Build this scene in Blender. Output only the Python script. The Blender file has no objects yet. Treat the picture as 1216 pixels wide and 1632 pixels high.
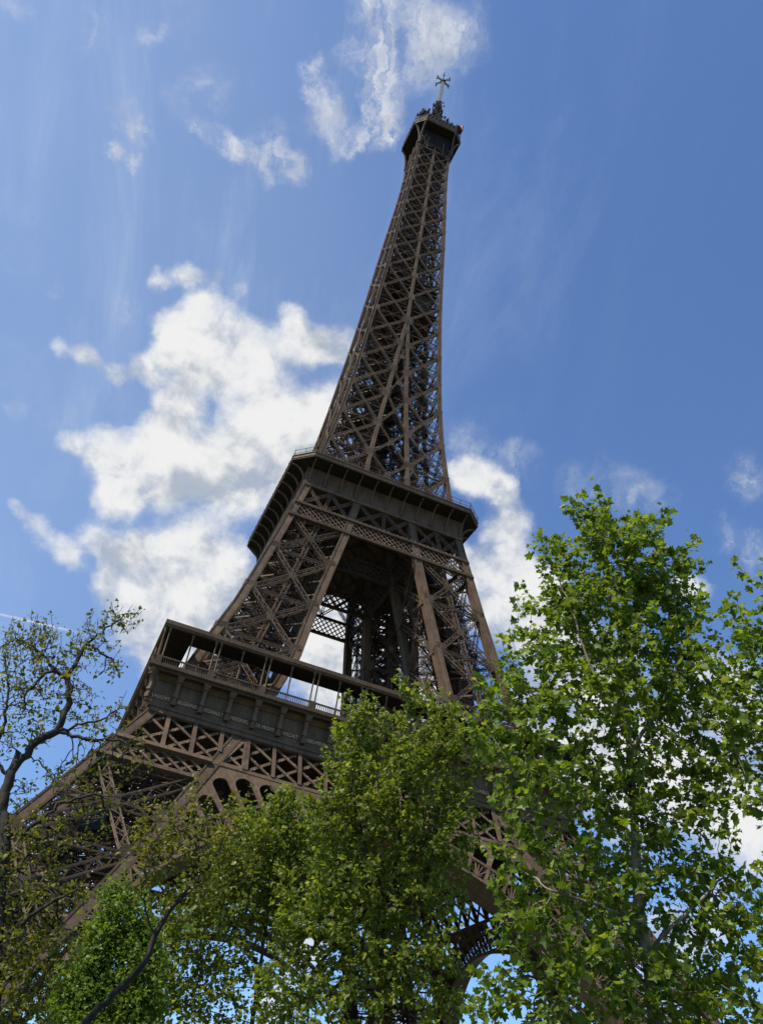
import bpy, math, random
import numpy as np
from mathutils import Matrix, Vector

S = bpy.context.scene
COL = S.collection
R = math.radians

# ------------------------------------------------------------------ camera
CAM = np.array([-40.8316, -152.0095, 1.5356])
YAW, PITCH, ROLL, FPX = 0.289237, 0.661778, 0.168842, 1428.31
IW, IH = 1216., 1632.
_f = np.array([math.sin(YAW)*math.cos(PITCH), math.cos(YAW)*math.cos(PITCH), math.sin(PITCH)])
_r = np.array([math.cos(YAW), -math.sin(YAW), 0.])
_u = np.cross(_r, _f)
RIGHT = math.cos(ROLL)*_r + math.sin(ROLL)*_u
UP = -math.sin(ROLL)*_r + math.cos(ROLL)*_u
FWD = _f
FH = np.array([math.sin(YAW), math.cos(YAW), 0.])

cd = bpy.data.cameras.new('camera')
cd.sensor_fit = 'VERTICAL'
cd.sensor_height = 36.0
cd.lens = 36.0*FPX/IH
cd.clip_start = 0.1
cd.clip_end = 20000
cam = bpy.data.objects.new('camera', cd)
COL.objects.link(cam)
M = Matrix.Identity(4)
for i in range(3):
    M[i][0] = RIGHT[i]; M[i][1] = UP[i]; M[i][2] = -FWD[i]; M[i][3] = CAM[i]
cam.matrix_world = M
S.camera = cam

def ray(px, py):
    d = FWD*FPX + RIGHT*(px-IW/2) - UP*(py-IH/2)
    return d/np.linalg.norm(d)
def at(px, py, D):
    """point seen in direction (px,py) at horizontal distance D ahead of the viewpoint"""
    d = ray(px, py)
    return CAM + d*(D/(d@FH))

# ------------------------------------------------------------------ sun + sky
SUN_EL, SUN_DIR = R(54), np.array([-0.96, -0.28])
SUN_DIR /= np.linalg.norm(SUN_DIR)
sun_to = Vector((SUN_DIR[0]*math.cos(SUN_EL), SUN_DIR[1]*math.cos(SUN_EL), math.sin(SUN_EL)))
sl = bpy.data.lights.new('sun', 'SUN')
sl.energy = 5.0; sl.angle = R(0.5); sl.color = (1.0, 0.93, 0.82)
so = bpy.data.objects.new('sun', sl)
so.rotation_euler = sun_to.to_track_quat('Z', 'Y').to_euler()
COL.objects.link(so)

S.view_settings.view_transform = 'Standard'
S.view_settings.look = 'None'
S.view_settings.exposure = 0.3
S.view_settings.gamma = 1.0
S.view_settings.use_curve_mapping = False

class NT:
    """tiny helper to write node graphs"""
    def __init__(s, tree): s.t = tree; s.n = tree.nodes; s.l = tree.links
    def node(s, typ, **kw):
        n = s.n.new(typ)
        for k, v in kw.items(): setattr(n, k, v)
        return n
    def set(s, sock, v):
        if hasattr(v, 'is_output') or isinstance(v, bpy.types.NodeSocket): s.l.new(v, sock)
        else: sock.default_value = v
    def math(s, op, a, b=None, c=None, clamp=False):
        n = s.node('ShaderNodeMath', operation=op, use_clamp=clamp)
        s.set(n.inputs[0], a)
        if b is not None: s.set(n.inputs[1], b)
        if c is not None: s.set(n.inputs[2], c)
        return n.outputs[0]
    def vmath(s, op, a, b=None, out=0):
        n = s.node('ShaderNodeVectorMath', operation=op)
        s.set(n.inputs[0], a)
        if b is not None: s.set(n.inputs[1], b)
        return n.outputs[out]
    def scale(s, a, k):
        n = s.node('ShaderNodeVectorMath', operation='SCALE')
        s.set(n.inputs[0], a); s.set(n.inputs['Scale'], k)
        return n.outputs[0]
    def maprange(s, v, a, b, c, d, typ='SMOOTHSTEP'):
        n = s.node('ShaderNodeMapRange', interpolation_type=typ)
        for i, x in enumerate((v, a, b, c, d)): s.set(n.inputs[i], x)
        return n.outputs[0]
    def noise(s, vec, scale, detail=6, rough=0.55, dist=0.0, out='Fac'):
        n = s.node('ShaderNodeTexNoise')
        s.set(n.inputs['Vector'], vec)
        n.inputs['Scale'].default_value = scale; n.inputs['Detail'].default_value = detail
        n.inputs['Roughness'].default_value = rough; n.inputs['Distortion'].default_value = dist
        return n.outputs[out]
    def mix(s, f, a, b, typ='RGBA'):
        n = s.node('ShaderNodeMix', data_type=typ)
        s.set(n.inputs[0], f)
        ia, ib = (6, 7) if typ == 'RGBA' else (2, 3)
        s.set(n.inputs[ia], a); s.set(n.inputs[ib], b)
        return n.outputs[2 if typ == 'RGBA' else 0]

W = bpy.data.worlds.new('World'); S.world = W; W.use_nodes = True
nt = NT(W.node_tree); nt.n.clear()
wout = nt.node('ShaderNodeOutputWorld')
bg = nt.node('ShaderNodeBackground')
nt.l.new(bg.outputs[0], wout.inputs[0])
sky = nt.node('ShaderNodeTexSky', sky_type='NISHITA')
sky.sun_disc = False
sky.sun_elevation = SUN_EL
sky.sun_rotation = math.atan2(SUN_DIR[0], SUN_DIR[1])
sky.air_density = 1.0; sky.dust_density = 0.5; sky.ozone_density = 2.0
sky_c = nt.scale(sky.outputs[0], 0.115)
sky_c = nt.vmath('MULTIPLY', sky_c, (0.81, 1.04, 1.33))
tc = nt.node('ShaderNodeTexCoord')
D0 = nt.vmath('NORMALIZE', tc.outputs['Generated'])
# billow warp of the view direction
wn = nt.noise(D0, 6.0, 6, 0.62, out='Color')
warp = nt.vmath('SUBTRACT', wn, (0.5, 0.5, 0.5))
Dw = nt.vmath('ADD', D0, nt.scale(warp, 0.055))
warp2 = nt.vmath('SUBTRACT', nt.noise(D0, 22.0, 8, 0.68, out='Color'), (0.5, 0.5, 0.5))
Dr = nt.vmath('ADD', nt.vmath('ADD', D0, nt.scale(warp, 0.05)), nt.scale(warp2, 0.055))
Dw = nt.vmath('ADD', Dw, nt.scale(warp2, 0.016))

def blobs(vec, lst, k=1.2):
    acc = None
    for (px, py, rp, w) in lst:
        c = ray(px, py)
        depth = c@FWD
        a = rp/FPX*depth
        dn = nt.vmath('DISTANCE', vec, tuple(c), out=1)
        m = nt.maprange(dn, a*.15, a*k, w, 0.0)
        acc = m if acc is None else nt.math('ADD', acc, m)
    return nt.math('MINIMUM', acc, 1.0)
CUM = [(262,448,26,.9),(300,438,28,1.),(345,440,30,1.),(385,458,26,.9),(320,475,30,.6),(300,520,50,.9),(355,510,55,.9),(410,550,60,.9),(466,505,32,.8),(490,550,50,.9),(540,550,48,.9),
       (105,548,24,.6),(150,562,30,.7),(190,594,32,.8),(240,590,36,.8),(280,562,38,.8),(330,580,62,.9),(290,635,52,.8),(390,610,62,.8),(260,665,42,.6),(450,625,55,.5),
       (112,698,30,.7),(160,710,52,.9),(235,740,85,1.),(325,740,105,1.),(420,745,95,1.),(195,780,50,.7),(480,690,70,.9),(440,680,60,.8),(520,650,55,.7),
       (32,806,26,.7),(62,832,32,.7),(92,865,36,.7),(112,895,30,.6),(150,850,46,.45),(200,885,66,.8),(270,890,85,1.),(355,900,95,1.),(200,950,66,.8),(255,965,85,1.),(335,965,90,1.),
       (170,925,46,.5),(240,1035,66,.8),(300,1050,80,.9),(180,1010,40,.5),
       (765,765,52,.9),(800,785,36,.7),(735,745,40,.8),(815,835,44,.8),(780,840,40,.7),(790,905,70,1.),(845,930,70,.9),(860,990,90,.9),(800,980,80,1.),(730,900,60,.8),(600,1010,150,1.),(540,1060,130,1.),
       (1108,942,42,.9),(1085,925,30,.6),(960,1120,150,.9),(1120,1230,120,.9),(880,1180,120,.9),(1180,1340,90,.8),(1010,1290,110,.7),(1150,1090,80,.8),(1190,1150,60,.8),
       (640,1180,150,.9),(480,1500,70,.6),(640,1620,90,.5),(1040,1540,110,.8),(1130,1470,80,.6),(330,1420,70,.8),(440,1600,60,.6)]
CIR = [(600,-15,28,1.),(604,30,26,1.),(600,70,26,1.),(592,110,30,1.),(602,150,28,1.),(612,190,28,1.),(592,225,28,.95),(560,248,24,.85),(572,30,24,.6),(554,75,22,.65),(542,100,18,.5),
       (498,112,20,.6),(508,145,22,.6),(525,175,24,.55),(540,210,26,.6),(500,200,24,.3),(655,130,40,.4),(690,95,44,.42),(730,68,40,.42),(690,40,44,.3),(660,60,44,.3),(655,15,44,.35),(745,20,36,.25),
       (325,213,22,.7),(355,220,24,.75),(385,228,22,.6),(420,268,22,.6),(445,240,26,.75),(470,262,24,.65),(440,200,26,.35),(405,245,24,.4),(200,256,16,.6),(222,266,16,.7),(185,252,14,.4),
       (212,190,26,.5),(222,215,22,.45),(195,180,24,.35),(240,45,24,.5),(155,40,34,.4),(150,70,28,.3),(330,130,40,.3),(310,160,40,.25),(280,10,50,.3),(20,0,30,.4),
       (82,455,15,.4),(210,490,34,.4),(100,640,50,.25),(25,640,22,.3),(740,690,34,.3),(830,738,36,.45),(760,720,40,.4),(930,785,40,.35),(1000,775,46,.4),(1050,800,40,.3),(1195,740,34,.4),(1195,780,26,.35),(1188,860,36,.45),(1160,850,26,.35),(1210,890,40,.4)]
mc = blobs(Dw, CUM)
mr = blobs(Dr, CIR, 1.6)
n1 = nt.noise(Dw, 11.0, 12, 0.60, 0.2)
n2 = nt.noise(D0, 30.0, 10, 0.66, 0.4)
ev = ray(606, -20)-ray(572, 250); ev /= np.linalg.norm(ev)          # the wisps are drawn out along this direction
along = nt.vmath('DOT_PRODUCT', Dr, tuple(ev), out=1)
strD = nt.vmath('SUBTRACT', Dr, nt.scale(tuple(ev), nt.math('MULTIPLY', along, 0.6)))
n3 = nt.noise(strD, 34.0, 12, 0.66, 0.9)
vc = nt.math('ADD', mc, nt.math('MULTIPLY', nt.math('SUBTRACT', n1, 0.5), 1.7))
vc = nt.math('ADD', vc, nt.math('MULTIPLY', nt.math('SUBTRACT', n2, 0.5), 0.95))
dc = nt.maprange(vc, 0.14, 1.12, 0.0, 0.97)
dc = nt.math('MULTIPLY', dc, nt.maprange(mc, 0.0, 0.5, 0.0, 1.0))
n3b = nt.noise(strD, 13.0, 10, 0.64, 0.6)
fib = nt.maprange(nt.math('ADD', nt.math('MULTIPLY', n3, 0.6), nt.math('MULTIPLY', n3b, 0.4)), 0.40, 0.60, 0.0, 1.0)
dr = nt.math('MULTIPLY', nt.maprange(mr, 0.0, 1.0, 0.0, 1.0), nt.math('ADD', nt.math('MULTIPLY', fib, 0.68), 0.07))
# thin high veil, denser on the sun side
veil = nt.maprange(nt.vmath('DOT_PRODUCT', D0, tuple(ray(-250, 350)), out=1), 0.76, 1.0, 0.02, 0.22)
veil = nt.math('MULTIPLY', veil, nt.maprange(nt.noise(D0, 2.5, 4, 0.5), 0.25, 0.75, 0.88, 1.12))
# faint drawn-out fibres across the blue
fb = nt.noise(nt.vmath('SUBTRACT', D0, nt.scale(tuple(ev), nt.math('MULTIPLY', nt.vmath('DOT_PRODUCT', D0, tuple(ev), out=1), 0.78))), 9.0, 12, 0.66, 0.5)
veil = nt.math('ADD', veil, nt.math('MULTIPLY', nt.maprange(fb, 0.44, 0.80, 0.0, 0.24), nt.maprange(nt.vmath('DOT_PRODUCT', D0, tuple(ray(150, 150)), out=1), 0.80, 0.99, 0.08, 1.0)))
sky_c = nt.mix(veil, sky_c, (0.56, 0.66, 0.78, 1))
dens = nt.math('SUBTRACT', 1.0, nt.math('MULTIPLY', nt.math('SUBTRACT', 1.0, dc), nt.math('SUBTRACT', 1.0, dr)), clamp=True)
# sunlit tops and grey hollows: the billow height compared with the height a little nearer the sun
sunv = np.array(sun_to); tgt = ray(330, 760); off = sunv-tgt*(sunv@tgt); off = off/np.linalg.norm(off)*0.030
n1s = nt.noise(nt.vmath('ADD', Dw, tuple(off)), 11.0, 5, 0.55, 0.2)
n1l = nt.noise(Dw, 11.0, 5, 0.55, 0.2)
rel = nt.math('SUBTRACT', n1l, n1s)
shade = nt.maprange(nt.math('ADD', rel, nt.math('MULTIPLY', nt.math('SUBTRACT', n2, .5), .12)), -0.16, 0.07, 0.0, 1.0)
ccol = nt.mix(shade, (0.37, 0.41, 0.47, 1), (0.72, 0.72, 0.71, 1))
# a condensation trail low on the left
ca, cb = ray(-80, 960), ray(130, 1009)
nrm = np.cross(ca, cb); nrm /= np.linalg.norm(nrm)
mid = (ca+cb)/2; half = np.linalg.norm(ca-cb)/2
tr = nt.math('ABSOLUTE', nt.vmath('DOT_PRODUCT', D0, tuple(nrm), out=1))
tr = nt.maprange(tr, 0.0, 0.0020, 0.55, 0.0)
tr = nt.math('MULTIPLY', tr, nt.maprange(nt.vmath('DISTANCE', D0, tuple(mid), out=1), half*0.5, half*1.15, 1.0, 0.0))
dens = nt.math('MAXIMUM', dens, tr)
nt.l.new(nt.mix(dens, sky_c, ccol), bg.inputs[0])
bg.inputs[1].default_value = 1.0

# ------------------------------------------------------------------ materials
def new_mat(name):
    m = bpy.data.materials.new(name); m.use_nodes = True
    m.node_tree.nodes.clear()
    h = NT(m.node_tree)
    out = h.node('ShaderNodeOutputMaterial'); p = h.node('ShaderNodeBsdfPrincipled')
    h.l.new(p.outputs[0], out.inputs[0])
    return m, h, p, out
def paint(name, c1, c2, scale=0.35, rough=0.62, metallic=0.0, spec=0.2, vary=0.0):
    m, h, p, out = new_mat(name)
    t = h.node('ShaderNodeTexCoord').outputs['Object']
    a = h.noise(t, scale, 6, 0.6); b = h.noise(t, scale*9, 4, 0.6)
    f = h.maprange(h.math('ADD', h.math('MULTIPLY', a, 0.65), h.math('MULTIPLY', b, 0.35)), 0.35, 0.65, 0, 1)
    c = h.mix(f, (*c1, 1), (*c2, 1))
    if vary:      # each riveted member has weathered a little differently, and rain has left streaks
        g = h.maprange(h.node('ShaderNodeNewGeometry').outputs['Random Per Island'], 0, 1, 1-vary, 1+vary, 'LINEAR')
        mpn = h.node('ShaderNodeMapping'); h.l.new(t, mpn.inputs[0]); mpn.inputs['Scale'].default_value = (1, 1, .12)
        st = h.maprange(h.noise(mpn.outputs[0], 2.2, 5, .65), .35, .65, .82, 1.12)
        c = h.scale(c, h.math('MULTIPLY', g, st))
    h.l.new(c, p.inputs['Base Color'])
    h.l.new(h.maprange(b, 0.3, 0.7, rough-0.08, rough+0.1), p.inputs['Roughness'])
    p.inputs['Metallic'].default_value = metallic
    p.inputs['Specular IOR Level'].default_value = spec
    return m
IRON = paint('brown_iron_paint', (0.080, 0.052, 0.030), (0.128, 0.085, 0.051), vary=.22)
IRON_D = paint('shaded_iron_paint', (0.045, 0.031, 0.020), (0.072, 0.049, 0.033), vary=.22)  # darker copy of the brown paint: shade painted into inner members and floors
GOLD = paint('worn_gilding', (0.42, 0.33, 0.17), (0.55, 0.44, 0.24), 3.0, 0.4)
WALLP = paint('pavilion_cladding', (0.20, 0.165, 0.125), (0.26, 0.22, 0.17), 1.0)
GLASSY = paint('tinted_glazing', (0.03, 0.045, 0.06), (0.05, 0.07, 0.09), 1.0, 0.2, 0, 0.6)
WHITE = paint('white_mast_paint', (0.36, 0.35, 0.31), (0.46, 0.45, 0.41), 1.0)
DARKM = paint('equipment_and_shade_dark', (0.016, 0.013, 0.011), (0.032, 0.027, 0.023), 1.5, 0.75, 0, 0.15)  # equipment colour, also painted shade on ceiling, soffit and summit cabin
REDP = paint('red_equipment', (0.42, 0.12, 0.08), (0.5, 0.2, 0.15), 2.0)
BLUE = paint('blue_lift_cladding', (0.02, 0.05, 0.075), (0.03, 0.075, 0.11), 2.0, 0.4)
BULB = paint('bulb_glass', (0.80, 0.82, 0.85), (0.9, 0.9, 0.9), 5.0, 0.2, 0, 0.8)
STONE = paint('pale_masonry', (0.30, 0.27, 0.22), (0.40, 0.36, 0.30), 0.8, 0.8)

# ------------------------------------------------------------------ mesh builder
def make_mesh(name, verts, faces, mat, smooth=False):
    me = bpy.data.meshes.new(name)
    v = np.asarray(verts, dtype=np.float32).reshape(-1, 3)
    lens = np.array([len(f) for f in faces], dtype=np.int32) if isinstance(faces, list) else np.full(len(faces), faces.shape[1], np.int32)
    idx = np.concatenate([np.asarray(f, np.int32) for f in faces]) if isinstance(faces, list) else faces.astype(np.int32).ravel()
    me.vertices.add(len(v)); me.vertices.foreach_set('co', v.ravel())
    me.loops.add(len(idx)); me.loops.foreach_set('vertex_index', idx)
    me.polygons.add(len(lens))
    me.polygons.foreach_set('loop_start', np.concatenate([[0], np.cumsum(lens)[:-1]]).astype(np.int32))
    me.polygons.foreach_set('loop_total', lens)
    me.polygons.foreach_set('use_smooth', np.full(len(lens), smooth, bool))
    me.materials.append(mat)
    me.update(calc_edges=True); me.validate()
    return me
def link(name, me, parent=None, rot=0.0):
    o = bpy.data.objects.new(name, me); COL.objects.link(o)
    if parent is not None: o.parent = parent
    if rot: o.rotation_euler[2] = rot
    return o
def tag(o, label=None, cat=None, group=None, kind=None):
    if label: o['label'] = label
    if cat: o['category'] = cat
    if group: o['group'] = group
    if kind: o['kind'] = kind
    return o

CUBE_Q = np.array([(0,1,2,3),(7,6,5,4),(0,4,5,1),(1,5,6,2),(2,6,7,3),(3,7,4,0)])
class MB:
    def __init__(s): s.b = []; s.v = []; s.f = []
    def bar(s, a, b, w, d, n=(0., -1., 0.)):
        """rectangular bar a-b: w across (in the plane facing n), d along n"""
        s.b.append((*a, *b, w, d, *n)); return s
    def box(s, lo, hi):
        cx, cy = (lo[0]+hi[0])/2, (lo[1]+hi[1])/2
        return s.bar((cx, cy, lo[2]), (cx, cy, hi[2]), hi[0]-lo[0], hi[1]-lo[1], (0, 1, 0))
    def poly(s, pts, closed_quads):
        o = len(s.v); s.v.extend([tuple(p) for p in pts]); s.f.extend([tuple(i+o for i in q) for q in closed_quads]); return s
    def sweep(s, rings, cap=True, closed=True):
        """list of rings (equal length point lists) joined by quads"""
        o = len(s.v); k = len(rings[0])
        for r in rings: s.v.extend([tuple(p) for p in r])
        for i in range(len(rings)-1):
            for j in range(k if closed else k-1):
                a = o+i*k+j; b = o+i*k+(j+1) % k
                s.f.append((a, b, b+k, a+k))
        if cap and closed:
            s.f.append(tuple(o+j for j in range(k))[::-1]); s.f.append(tuple(o+(len(rings)-1)*k+j for j in range(k)))
        return s
    def lathe(s, c, prof, n=10):
        return s.sweep([[(c[0]+r*math.cos(2*math.pi*j/n), c[1]+r*math.sin(2*math.pi*j/n), c[2]+z) for j in range(n)] for r, z in prof])
    def latt(s, a, b, w, n, d=0.5, t=None, pitch=None, zz=None, back=True, cross=False):
        """open lattice beam: chords with zigzag lacing on its faces"""
        a = np.asarray(a, float); b = np.asarray(b, float); n = np.asarray(n, float)
        ax = b-a; L = np.linalg.norm(ax); ax = ax/L
        n = n-ax*(n@ax); n /= np.linalg.norm(n)
        u = np.cross(ax, n)
        t = t or w*0.2; zz = zz or t*0.55; pitch = pitch or w*0.9
        m = max(2, int(round(L/pitch)))
        for sd in ((0.5, -0.5) if back else (0.5,)):
            o = n*sd*(d-t*0.5)
            for su in (1, -1):
                p = u*su*(w-t)/2+o
                s.bar(a+p, b+p, t, t*0.6, n)
            for i in range(m):
                sg = 1 if i % 2 == 0 else -1
                p = a+ax*L*i/m+u*sg*(w-t)/2+o; q = a+ax*L*(i+1)/m-u*sg*(w-t)/2+o
                s.bar(p, q, zz, zz*0.5, n)
                if cross:
                    s.bar(a+ax*L*i/m-u*sg*(w-t)/2+o, a+ax*L*(i+1)/m+u*sg*(w-t)/2+o, zz, zz*0.4, n)
        if back:
            for i in range(0, m+1, 2):
                for su in (1, -1):
                    p = a+ax*L*i/m+u*su*(w-t)/2
                    s.bar(p-n*d/2, p+n*d/2, zz, zz, ax)
        return s
    def mesh(s, name, mat, smooth=False):
        vs, fs = [], []
        off = 0
        if s.b:
            B = np.array(s.b, float); a, b, w, d, n = B[:, :3], B[:, 3:6], B[:, 6:7], B[:, 7:8], B[:, 8:11]
            ax = b-a; L = np.linalg.norm(ax, axis=1, keepdims=True); L[L < 1e-9] = 1e-9; ax = ax/L
            n = n-ax*np.sum(n*ax, 1, keepdims=True)
            ln = np.linalg.norm(n, axis=1, keepdims=True)
            bad = ln[:, 0] < 1e-4
            if bad.any():
                alt = np.where(np.abs(ax[:, 2:3]) < 0.9, [[0, 0, 1.]], [[1., 0, 0]])
                alt = alt-ax*np.sum(alt*ax, 1, keepdims=True)
                n[bad] = alt[bad]; ln = np.linalg.norm(n, axis=1, keepdims=True)
            n = n/ln; u = np.cross(ax, n)
            wu, dn = u*w/2, n*d/2
            V = np.stack([a-wu-dn, a+wu-dn, a+wu+dn, a-wu+dn, b-wu-dn, b+wu-dn, b+wu+dn, b-wu+dn], 1).reshape(-1, 3)
            # order so that the ends are 0-3 and 4-7
            F = (CUBE_Q[None, :, :]+8*np.arange(len(B))[:, None, None]).reshape(-1, 4)
            F = F[:, ::-1]
            if not s.v: return make_mesh(name, V, F, mat, smooth)
            vs.append(V); fs = [tuple(f) for f in F.tolist()]; off = len(V)
        if s.v:
            vs.append(np.array(s.v)); fs += [tuple(i+off for i in f) for f in s.f]
        return make_mesh(name, np.concatenate(vs), fs, mat, smooth)
    def build(s, name, mat, parent=None, rot=0.0, smooth=False):
        return link(name, s.mesh(name, mat, smooth), parent, rot)

# ------------------------------------------------------------------ ground
def ground():
    n = 64; v = [(0, 0, 0)]
    rr = [60, 160, 400, 1200, 4000]
    for r in rr:
        for j in range(n): v.append((r*math.cos(2*math.pi*j/n), r*math.sin(2*math.pi*j/n), 0))
    f = [(0, 1+j, 1+(j+1) % n) for j in range(n)]
    for i in range(len(rr)-1):
        for j in range(n):
            a = 1+i*n+j; b = 1+i*n+(j+1) % n
            f.append((a, a+n, b+n, b))
    m, h, p, out = new_mat('park_ground')
    t = h.node('ShaderNodeTexCoord').outputs['Object']
    a = h.maprange(h.noise(t, 0.03, 6, 0.6), 0.47, 0.53, 0, 1)
    g = h.mix(h.noise(t, 1.5, 5), (0.03, 0.055, 0.015, 1), (0.05, 0.08, 0.022, 1))
    s = h.mix(h.noise(t, 2.5, 5), (0.10, 0.085, 0.06, 1), (0.15, 0.125, 0.09, 1))
    h.l.new(h.mix(a, g, s), p.inputs['Base Color']); p.inputs['Roughness'].default_value = 0.9
    tag(link('ground', make_mesh('ground', v, f, m)), kind='structure')
ground()

# ------------------------------------------------------------------ tower profile (half width of the faces, inner edge of the legs)
PZ = [0, 51.2, 57.6, 68.5, 77, 85, 92.5, 100, 108.3, 111.6, 117, 122.7, 127.6, 134, 146.4, 157, 164, 177, 191, 205, 217, 229, 240, 250, 258, 265, 272]
PH = [61, 33.6, 31.0, 27.8, 25.1, 23.1, 21.3, 19.6, 17.7, 17.0, 15.8, 14.6, 14.1, 13.05, 11.7, 10.75, 10.35, 9.4, 8.6, 7.9, 7.4, 6.8, 6.2, 5.7, 5.45, 5.4, 5.4]
XZ = [0, 15, 27.25, 51.2, 57.6, 69.3, 81.2, 92, 100, 111, 117, 127.6, 138.7, 149.5, 159.2, 169.4, 179.4]
XI = [44.8, 37.7, 31.3, 20.0, 16.9, 13.0, 10.9, 8.75, 7.1, 5.25, 4.6, 3.9, 2.95, 2.0, 1.2, 0.5, -0.4]
def h(z): return float(np.interp(z, PZ, PH))
def xi(z): return float(np.interp(z, XZ, XI))
CW = 1.3
def fp(s, z, off=0.0): return np.array([s, -(h(z)+off), z])
def fn(z):
    k = (h(z+1)-h(z-1))/2
    v = np.array([0., -1., -k]); return v/np.linalg.norm(v)
def column_mesh(name, fx, fy, zs, w, mat=IRON, w2=None):
    """square column whose outer faces run along fx(z), fy(z); w grows inward"""
    mb = MB(); rings = []
    for z in zs:
        x, y, wx, wy = fx(z), fy(z), w, (w2 or w)
        rings.append([(x, y, z), (x+wx, y, z), (x+wx, y+wy, z), (x, y+wy, z)])
    mb.sweep(rings)
    return mb

tower = bpy.data.objects.new('iron_tower', None); COL.objects.link(tower)
tag(tower, 'tall brown iron lattice tower with arched base, two galleries and a slim tapering shaft', 'tower')
tower.empty_display_size = 5

random.seed(4); np.random.seed(4)

def gusset(mb, p, n, w, hgt, d=0.12, fins=4, ax=(0, 0, 1)):
    """node plate with little comb fins, as on the riveted joints"""
    p = np.asarray(p, float); ax = np.asarray(ax, float); n = np.asarray(n, float)
    mb.bar(p-ax*hgt/2, p+ax*hgt/2, w, d, n)
    for i in range(fins):
        c = p+ax*(hgt*((i+0.5)/fins-0.5)*1.25)
        u = np.cross(ax, n); u /= np.linalg.norm(u)
        mb.bar(c-u*w*0.72, c+u*w*0.72, hgt*0.09, d*0.9, n)

# ---- four legs (two storeys each), each with four columns and laced faces
def leg_faces():
    o = lambda z: -h(z); i = lambda z: -xi(z)
    return [((o, o), (i, o), (0., -1., 0.)), ((o, i), (o, o), (-1., 0., 0.)), ((i, o), (i, i), (1., 0., 0.)), ((i, i), (o, i), (0., 1., 0.))]
def cw_in(f, g, z, side):
    """inner edge point of the bay between two columns (z), side 0 first column, 1 second; recessed a little"""
    A = np.array([f[0](z), f[1](z), z]); B = np.array([g[0](z), g[1](z), z])
    d = B-A; d /= np.linalg.norm(d)
    return A+d*CW if side == 0 else B-d*CW
def lace_leg(nodes, horiz, wb, strut, t=None, detail=1.0):
    mb = MB()
    for (f, g, n) in leg_faces():
        n = np.array(n); rec = -n*0.55
        for z0, z1 in zip(nodes[:-1], nodes[1:]):
            a0, b0, a1, b1 = (cw_in(f, g, z, s)+rec for z, s in ((z0, 0), (z0, 1), (z1, 0), (z1, 1)))
            mb.latt(a0, b1, wb, n, 0.8, t, pitch=wb*1.0*detail)
            mb.latt(b0, a1, wb, n, 0.8, t, pitch=wb*1.0*detail)
            zc = (z0+z1)/2
            c = (a0+b0+a1+b1)/4
            # crossing plate
            gusset(mb, c+n*0.45, n, wb*1.3, wb*1.3, fins=0)
            if horiz == 'mid':
                am, bm = cw_in(f, g, zc, 0)+rec, cw_in(f, g, zc, 1)+rec
                mb.latt(am, bm, wb*0.7, n, 0.5, None, pitch=wb)
                for q, sd in ((am, 0), (bm, 1)): gusset(mb, q+n*0.45, n, 1.6, 1.6, fins=3)
            mb.latt(a1, b1, wb*0.6, n, 0.5, None, pitch=wb)
            if strut:
                mb.latt((a0+b0)/2-n*0.25, (a1+b1)/2-n*0.25, wb*1.0, n, 0.5, None, pitch=wb*.9)
            for q in (a0, b0): gusset(mb, q+n*0.5, n, 1.5, 2.2, fins=4)
    # inner bracing planes through the middle of the leg
    for z0, z1 in zip(nodes[:-1], nodes[1:]):
        zs = np.linspace(z0, z1, 4)
        for za, zb in zip(zs[:-1], zs[1:]):
            o0, i0, o1, i1 = -h(za)+CW, -xi(za)-CW, -h(zb)+CW, -xi(zb)-CW
            m0, m1 = (o0+i0)/2, (o1+i1)/2
            for A, B in (((o0, m0), (i1, m1)), ((i0, m0), (o1, m1)), ((m0, o0), (m1, i1)), ((m0, i0), (m1, o1)), ((o0, m0), (m1, o1)), ((m0, o0), (o1, m1)), ((i0, m0), (m1, i1)), ((m0, i0), (i1, m1))):
                mb.latt((*A, za), (*B, zb), wb*.45, (0.5, -0.8, 0.2), .3, pitch=wb*.7, back=False)
            for A, B in (((o1, o1), (m1, m1)), ((i1, o1), (m1, m1)), ((o1, i1), (m1, m1)), ((i1, i1), (m1, m1)), ((o1, m1), (m1, o1)), ((m1, o1), (i1, m1)), ((i1, m1), (m1, i1)), ((m1, i1), (o1, m1))):
                mb.bar((*A, zb), (*B, zb), .22, .3, (0, 0, 1))
    # diaphragms
    for z in nodes:
        c = [np.array([f(z), g(z), z]) for f, g in ((lambda z: -h(z)+CW, lambda z: -h(z)+CW), (lambda z: -xi(z)-CW, lambda z: -h(z)+CW), (lambda z: -xi(z)-CW, lambda z: -xi(z)-CW), (lambda z: -h(z)+CW, lambda z: -xi(z)-CW))]
        for a, b in ((0, 2), (1, 3)): mb.latt(c[a], c[b], wb*0.7, (0, 0, 1), 0.5, pitch=wb*1.2)
    return mb

def leg_axis(z):
    m = -(h(z)+xi(z))/2
    return np.array([m, m, z])
def lift_rails(z0, z1, step):
    """inclined lift track, stair flights and service decks inside a leg"""
    mb = MB()
    n = max(2, int((z1-z0)/step))
    for i in range(n):
        za, zb = z0+(z1-z0)*i/n, z0+(z1-z0)*(i+1)/n
        A, B = leg_axis(za), leg_axis(zb)
        for dx, dy in ((-2.2, .4), (2.2, -.4), (-.6, 2.0), (.6, -2.2)):
            o = np.array([dx, dy, 0])
            mb.bar(A+o, B+o, 0.45, 0.6)
        for dx, dy in ((-2.2, .4), (.6, -2.2)):
            mb.bar(A+np.array([dx, dy, 0]), A+np.array([-dx, -dy, 0]), 0.3, 0.3)
        mb.bar(A+np.array([-2.2, .4, 0]), B+np.array([2.2, -.4, 0]), 0.22, 0.2)
        mb.bar(A+np.array([.6, -2.2, 0]), B+np.array([-.6, 2.0, 0]), 0.22, 0.2)
    return mb
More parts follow.
